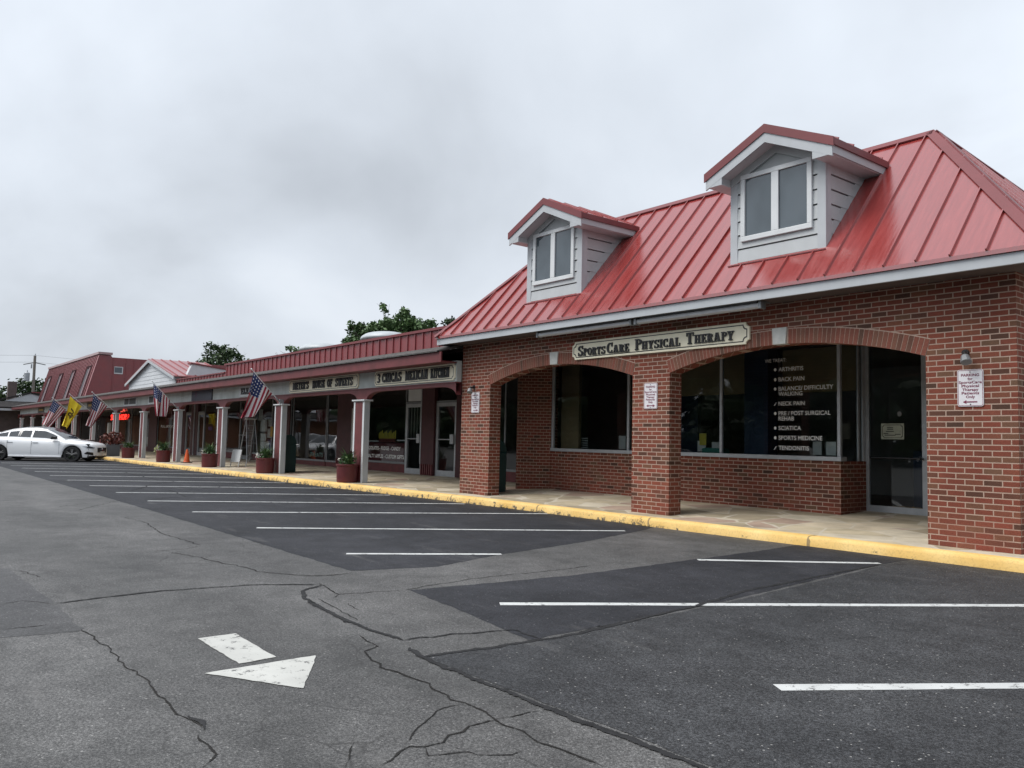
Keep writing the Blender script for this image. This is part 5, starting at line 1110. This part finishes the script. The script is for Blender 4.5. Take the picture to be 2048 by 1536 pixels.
# ---------------------------------------------------------------- cars (local: x forward, y left)
def interp(x, pts):
    for (a, va), (b, vb) in zip(pts[:-1], pts[1:]):
        if a <= x <= b: 
            f = (x-a)/(b-a); return va+(vb-va)*f
    return pts[0][1] if x < pts[0][0] else pts[-1][1]
AXF, AXR = 1.47, -1.47
def build_car(t, paint):
    TOPP = [(-2.58, .80), (-2.52, .99), (-2.3, 1.06), (-1.7, 1.085), (-.5, 1.03), (.5, 1.0), (1.0, .985), (1.5, .94), (1.9, .885), (2.15, .825), (2.27, .76), (2.33, .66)]
    WID = [(-2.58, .70), (-2.45, .82), (-2.0, .90), (-1.0, .925), (1.0, .925), (1.7, .91), (2.0, .86), (2.2, .74), (2.33, .52)]
    xs = sorted(set([round(-2.58+.0612*k, 4) for k in range(81)]+[AXF-.385, AXF+.385, AXR-.385, AXR+.385]))
    def sec(x):
        w_, zt = interp(x, WID), interp(x, TOPP); zb = .20 if -2.2 < x < 2.1 else .27; zs = zt-.10
        for ax in (AXF, AXR):
            d = abs(x-ax)
            if d <= .386: zb = max(zb, .335+math.sqrt(max(.385**2-d*d, 0)))
        hs = [zb, zb+(zs-zb)*.22, zb+(zs-zb)*.5, zb+(zs-zb)*.8, zs, zt-.03, zt-.005, zt]
        ws = [w_-.035, w_-.005, w_, w_-.012, w_-.045, w_-.12, w_*.5, 0]
        return [(x, a, z) for a, z in zip(ws, hs)]
    m = MB(); prev = None
    for x in xs:
        s_ = sec(x); s_ = s_+[(q[0], -q[1], q[2]) for q in s_[-2::-1]]
        if prev:
            for k in range(len(s_)-1): m.face([prev[k], s_[k], s_[k+1], prev[k+1]])
        prev = s_
        if x in (xs[0], xs[-1]): m.face(s_)
    m.build('body', paint, t, smooth=True, local=True)
    MB().box(-2.3, 2.1, -.80, .80, .16, .80).build('underbody', BLACKTOP, t, local=True)
    GZT = [(-2.0, 1.05), (-1.55, 1.22), (-1.1, 1.36), (-.6, 1.435), (-.1, 1.455), (.25, 1.43), (.6, 1.27), (.9, 1.10), (1.12, .975)]
    gx = [-2.0+.13*k for k in range(25)]
    def gsec(x):
        zt = interp(x, GZT); zb = interp(x, TOPP)-.05; f = max(.0, min(1, (zt-zb)/.42)); wb = .84-.06*(abs(x+.4)/1.6)**2; wr = wb-.26*f
        return [(x, wb, zb), (x, wb-.02*f, zb+.04*f), (x, wr+.035, zb+(zt-zb)*.86), (x, wr-.04, zb+(zt-zb)*.965), (x, wr*.5, zt-.004), (x, 0, zt)]
    m = MB(); prev = None
    for x in gx:
        s_ = gsec(x); s_ = s_+[(q[0], -q[1], q[2]) for q in s_[-2::-1]]
        if prev:
            for k in range(len(s_)-1): m.face([prev[k], s_[k], s_[k+1], prev[k+1]])
        prev = s_
    m.build('roof', paint, t, smooth=True, local=True)
    def band(x0, x1, f0, f1, s, off=.008, n=12):
        q = []
        for k in range(n+1):
            x = x0+(x1-x0)*k/n; g = gsec(x); A, Bq = Vector(g[1]), Vector(g[2]); a = A+(Bq-A)*f0; b = A+(Bq-A)*f1
            for v in (a, b): v.y = (v.y+off)*s
            q.append((a, b))
        mm = MB()
        for k in range(n): mm.face([q[k][0], q[k+1][0], q[k+1][1], q[k][1]])
        return mm
    for s in (1, -1):
        for a, b in ((-1.62, -1.18), (-1.13, -.26), (-.18, .78)):
            band(a, b, .10, .93, s).build('side_window', CARGL, t, local=True)
    def top(x0, x1, n=8, wf=.94):
        mm = MB(); pr = None
        for k in range(n+1):
            x = x0+(x1-x0)*k/n; g = [Vector(q)+Vector((0, 0, .008)) for q in gsec(x)]
            row = [Vector((x, g[3].y*wf*s_, g[3].z+(.0 if abs(s_) == 1 else (g[5].z-g[3].z)*(1-s_*s_)))) for s_ in (-1, -.5, 0, .5, 1)]
            if pr:
                for i in range(4): mm.face([pr[i], row[i], row[i+1], pr[i+1]])
            pr = row
        return mm
    top(.27, 1.06).build('windshield', CARGL, t, local=True); top(-1.92, -1.02).build('rear_window', CARGL, t, local=True)
    m = MB(); m.lathe((0, 0, 0), [(.235, -.10), (.30, -.105), (.335, -.07), (.335, .07), (.30, .105), (.235, .10)], 30); ty = MB()
    wheels = []
    for ax in (AXF, AXR):
        for s in (1, -1):
            tm_, rm = MB(), MB(); y = .80*s
            for (r0, a), (r1, b) in zip([(.235, -.11), (.315, -.112), (.335, -.08), (.335, .08), (.315, .112), (.235, .11)][:-1], [(.315, -.112), (.335, -.08), (.335, .08), (.315, .112), (.235, .11)]):
                for k in range(28):
                    u, v = 2*math.pi*k/28, 2*math.pi*(k+1)/28
                    tm_.face([(ax+r0*math.cos(u), y+a, .335+r0*math.sin(u)), (ax+r0*math.cos(v), y+a, .335+r0*math.sin(v)), (ax+r1*math.cos(v), y+b, .335+r1*math.sin(v)), (ax+r1*math.cos(u), y+b, .335+r1*math.sin(u))])
            w_ = tm_.build('wheel', BLACKTOP, t, smooth=False, local=True)
            rm.face([(ax+.236*math.cos(k*.2618), y+.06*s, .335+.236*math.sin(k*.2618)) for k in range(24)])
            rm.build('wheel_disc', BLACK, w_, local=True, recalc=False)
            sp = MB()
            for k in range(10):
                a = 2*math.pi*(k//2)/5+(.16 if k % 2 else -.16)+.3; c_, s2 = math.cos(a), math.sin(a); n_ = (-s2*.014, c_*.014)
                sp.extr([(ax+.03*c_-n_[0], y+.075*s, .335+.03*s2-n_[1]), (ax+.03*c_+n_[0], y+.075*s, .335+.03*s2+n_[1]), (ax+.235*c_+n_[0], y+.085*s, .335+.235*s2+n_[1]), (ax+.235*c_-n_[0], y+.085*s, .335+.235*s2-n_[1])], (0, .018*s, 0))
            sp.tube((ax, y+.07*s, .335), (ax, y+.098*s, .335), .045, n=12)
            sp.build('wheel_spokes', CHROME, w_, local=True)
            ring = MB()
            for k in range(24):
                u, v = math.pi*k/24, math.pi*(k+1)/24
                ring.face([(ax+.385*math.cos(u), s*.895, .335+.385*math.sin(u)), (ax+.385*math.cos(v), s*.895, .335+.385*math.sin(v)), (ax+.36*math.cos(v), s*.86, .335+.36*math.sin(v)), (ax+.36*math.cos(u), s*.86, .335+.36*math.sin(u))])
            ring.build('wheel_arch', BLACK, t, local=True, recalc=False)
    for s in (1, -1):
        def lampface(m, pts, off=.006):
            m.face([(x, s*(interp(x, WID)+dy+off), z) for x, dy, z in pts])
        def body_y(x, z):
            q = [(p_[2], p_[1]) for p_ in sec(x)[:6]]
            return interp(z, q)
        def patch(x0, x1, lo, hi, off, n=10):
            m = MB(); pr = None
            for k in range(n+1):
                x = x0+(x1-x0)*k/n; row = []
                for j in range(5):
                    z = lo(x)+(hi(x)-lo(x))*j/4; row.append((x+off*.6, s*(body_y(x, z)+off), z))
                if pr:
                    for j in range(4): m.face([pr[j], row[j], row[j+1], pr[j+1]])
                pr = row
            return m
        h = patch(1.86, 2.26, lambda x: interp(x, [(1.86, .70), (2.05, .60), (2.26, .58)]), lambda x: interp(x, [(1.86, .715), (2.1, .72), (2.26, .665)]), .008).build('headlight', LIGHTC, t, local=True)
        patch(2.03, 2.22, lambda x: .62, lambda x: interp(x, [(2.03, .66), (2.1, .70), (2.22, .65)]), .013).build('lamp_core', BLACK, h, local=True)
        patch(1.96, 2.24, lambda x: interp(x, [(1.96, .36), (2.24, .30)]), lambda x: interp(x, [(1.96, .38), (2.05, .46), (2.24, .42)]), .008).build('air_intake', BLACK, t, local=True)
        MB().extr([(.62, s*.84, .98), (.86, s*.84, .98), (.84, s*.84, 1.10), (.68, s*.84, 1.13)], (0, s*.20, 0)).build('mirror', BLACK, t, local=True, bev=.03)
        m = MB()
        for x in (-1.02, .0): m.box(x-.11, x+.11, s*.912-.012, s*.912+.012, .80, .83)
        m.build('door_handle', STEELG if paint is CARW else BLACK, t, local=True)
        m = MB()
        for x in (-1.12, -.16, .95): m.box(x-.003, x+.003, s*.917-.009, s*.917+.0075, .33, .90)
        m.build('door_seam', BLACKTOP, t, local=True)
        MB().box(-1.05, 1.05, s*.90-.03, s*.90+.03, .19, .25).build('side_skirt', paint, t, local=True, bev=.01)
    m = MB(); m.extr([(2.24, -.42, .42), (2.24, .42, .42), (2.22, .47, .64), (2.22, -.47, .64)], (.105, 0, 0)); g = m.build('grille', BLACK, t, local=True, bev=.02)
    MB().tube((2.32, 0, .53), (2.36, 0, .53), .08, n=16).build('grille_badge', CHROME, g, local=True)
    MB().box(2.1, 2.31, -.55, .55, .20, .36).build('lower_grille', BLACK, t, local=True, bev=.02)
    MB().box(2.34, 2.352, -.22, .22, .40, .47).build('front_plate', WHITE, t, local=True)
ang = math.atan2(.835, .55)
hx, hy = math.cos(ang), math.sin(ang)
# front right wheel touches the ground near (-38.3, -3.2)
fxr, fyr = -38.35, -3.2
cx_ = fxr-hx*1.47-hy*.80; cy_ = fyr-hy*1.47+hx*.80
wc = thing('white_sedan', 'shiny white saloon car parked with its nose to the kerb', 'car', (cx_, cy_, ZA), 'cars parked at the arcade', ang); build_car(wc, CARW); wc.scale = (1, 1, .94)
wc2 = thing('black_sedan', 'dark car mostly hidden behind the white saloon', 'car', (cx_-2.75, cy_+.45, ZA), 'cars parked at the arcade', ang); build_car(wc2, CARB)

# ---------------------------------------------------------------- utility pole and trees
RTv = Vector((.62, .78, 0))
t = thing('utility_pole', 'grey utility pole with a transformer can and sagging wires', 'utility pole', (-110, 5.3, ZA))
P('pole', WOODP, t, lambda m: m.tube((-110, 5.36, ZA), (-110, 5.3, 9.9), .19, .14, 12)); P('transformer', STEELG, t, lambda m: m.lathe((-110.2, 4.62, 6.9), [(.26, 0), (.30, .05), (.30, .92), (.2, 1.0), (.1, 1.04)], 18)); P('insulator', STEELG, t, lambda m: (m.tube((-110, 5.3, 9.9), (-110, 5.34, 10.15), .05), m.tube((-110.1, 5.02, 8.4), (-110.1, 5.02, 8.9), .08), m.tube((-110.2, 4.65, 7.94), (-110.2, 4.65, 8.15), .05)))
def wires(m):
    for z, yl, yr in ((9.15, -14, 26), (9.95, -14, 26)):
        for tgt, sg in ((Vector((-112, -30, z-.6)), 1), (Vector((-95, 40, z-.4)), 1)):
            a = Vector((-110, 5.3, z)); pts = [a+(tgt-a)*k/14-Vector((0, 0, 2.2*(k/14)*(1-k/14))) for k in range(15)]; m.path(pts, .012, 4)
    for s in (-1, 1): m.tube(Vector((-110, 5.3, 9.1)), Vector((-110, 5.3, 9.0))+RTv*s*1.3+Vector((0, 0, -.15)), .05, .05, 6)
P('wire', WIRE, t, wires)
def tree(name, label, base, lobes, n, sz, sd, mat=LEAF, trunk=.22, group='trees behind the roofs'):
    r = random.Random(sd); bx, by = base; t = thing(name, label, 'tree', (bx, by, ZA), group)
    tops = [Vector((bx, by, 0))+RTv*s_+Vector((-RTv.y, RTv.x, 0))*r.uniform(-.6, .6)*R_+Vector((0, 0, z)) for s_, z, R_, d in lobes]
    zmin = min(q.z for q in tops); fork = Vector((bx, by, zmin*.55))
    def tr(m):
        m.tube((bx, by, ZA), fork, trunk, trunk*.75, 9)
        for q in tops:
            mid = fork+(q-fork)*.5+Vector((r.gauss(0, .15), r.gauss(0, .15), .2)); m.tube(fork, mid, trunk*.45, trunk*.28, 6); m.tube(mid, q, trunk*.28, trunk*.08, 5)
            for k in range(4):
                e_ = q+Vector((r.gauss(0, .5), r.gauss(0, .5), r.uniform(-.1, .8)))*.9; m.tube(mid+(q-mid)*r.random(), e_, trunk*.1, trunk*.03, 4)
    P('trunk', BARK, t, tr, recalc=False)
    tot = sum(R_**2*d for s_, z, R_, d in lobes)
    def cr(m):
        for q, (s_, z, R_, d) in zip(tops, lobes):
            nn = int(n*R_*R_*d/tot); nc = max(3, int(7*R_*R_*d))
            cl = [q+Vector((r.gauss(0, .5), r.gauss(0, .5), r.gauss(0, .42)))*R_ for _ in range(nc)]
            for k in range(nn):
                c_ = cl[r.randrange(nc)]; p = c_+Vector((r.gauss(0, .26), r.gauss(0, .26), r.gauss(0, .2)))*max(R_, .5)
                a = Vector((r.gauss(0, 1), r.gauss(0, 1), r.gauss(0, .7))).normalized(); b = a.orthogonal().normalized(); k_ = sz*r.uniform(.5, 1.25)
                m.face([p-a*k_, p+b*k_*.5, p+a*k_, p-b*k_*.5])
    P('crown', mat, t, cr, recalc=False)
tree('leafy_tree', 'rounded leafy treetop above the low roof left of the red parapet', (-80, 17.0), [(0, 8.9, 1.25, 1), (-1.5, 7.9, .9, 1), (1.6, 7.7, 1.0, 1), (0, 7.2, 1.9, 1), (-.5, 9.5, .6, .7), (2.3, 7.3, .8, 1), (-2.1, 7.2, .8, 1), (.9, 8.6, .8, .8)], 3600, .20, 21, LEAFD)
tree('sparse_tree', 'airy tall treetop behind the roof ventilators, sky showing through', (-55, 21.6), [(-2.7, 9.4, .95, .8), (-3.3, 9.7, .4, .6), (-2.2, 9.0, .6, .7), (-.3, 10.1, 1.05, .6), (-.7, 11.0, .45, .3), (.7, 10.9, .45, .3), (1.2, 9.9, .95, .8), (.4, 8.8, 1.3, .8), (1.7, 9.0, 1.0, 1), (-2.9, 8.3, .8, .8), (-1.4, 9.0, .8, .7), (-1.3, 9.7, .75, .9), (.5, 9.9, .95, .9), (2.1, 9.6, .7, .8)], 9000, .17, 22)
tree('dense_tree', 'dark dense treetop just above the left end of the brick building roof', (-58, 26.3), [(2.2, 10.7, .75, 1.2), (2.0, 9.8, .9, 1.2), (3.2, 10.0, .6, 1), (1.5, 9.0, .9, 1), (3.0, 9.0, .9, 1)], 2200, .17, 23, LEAFD)
tree('leafy_tree', 'small leafy treetop peeking out left of the nearer roof ventilator', (-55, 13.9), [(-.6, 6.9, .45, 1), (.5, 7.0, .5, 1), (0, 6.4, .9, 1), (-1.3, 6.5, .5, .8)], 900, .15, 24)
for k, (b_, lb, l_) in enumerate((((-135, 2.5), 'dark bushy tree at the far left edge, left of the chimney', [(-1, 5.4, 2.2, 1), (2, 5.6, 1.9, 1), (-3.5, 5.6, 2.0, 1), (0, 4, 3, 1)]), ((-132, 9.5), 'dark bushy tree behind the utility pole transformer', [(-1.5, 6.8, 1.8, 1), (1, 6.0, 2.0, 1), (3, 5.8, 1.6, 1), (0, 4, 3, 1)]), ((-128, 14), 'dark low tree right of the utility pole by the mansard edge', [(0, 6.2, 1.6, 1), (-2, 5.6, 1.8, 1), (2, 5.2, 1.8, 1), (0, 4, 2.4, 1)]))):
    tree('far_tree', lb, b_, l_, 2200, .38, 30+k, LEAFD, .3, 'far trees beyond the end of the arcade')
def woods(m):
    r = random.Random(5)
    spots = [(-128+c*2.6+r.uniform(-1, 1), -42-r.uniform(0, 14)) for c in range(68)]+[(-126+c*3.1+r.uniform(-1, 1), -60-r.uniform(0, 5)) for c in range(56)]+[(-142+r.uniform(-4, 4), -44+k*2.4) for k in range(15)]
    for x, y in spots:
        h = r.uniform(7, 12.5)
        m.tube((x, y, ZA), (x, y, h*.6), .25, .12, 6, 1)
        cl = [Vector((x+r.gauss(0, 1.7), y+r.gauss(0, 1.7), h*f_+r.gauss(0, .5))) for f_ in (.12, .14, .2, .3, .38, .46, .55, .62, .7, .78, .86, .92)]
        for q in cl: m.lathe(q-Vector((0, 0, .9)), [(.3, 0), (1.15*r.uniform(.8, 1.2), .5), (1.2*r.uniform(.8, 1.2), 1.2), (.35, 1.8)], 7)
        for k in range(1000):
            p = cl[k % 12]+Vector((r.gauss(0, .95), r.gauss(0, .95), r.gauss(0, .7))); a = Vector((r.gauss(0, 1), r.gauss(0, 1), r.gauss(0, 1))).normalized(); b = a.orthogonal(); s = r.uniform(.14, .34)
            m.face([p-a*s, p+b*s*.5, p+a*s, p-b*s*.5])
struct(P('woodland', [LEAFD, BARK], None, woods, recalc=False), 'stuff')['label'] = 'leafy tree belt across the car park, mirrored in the shop windows'
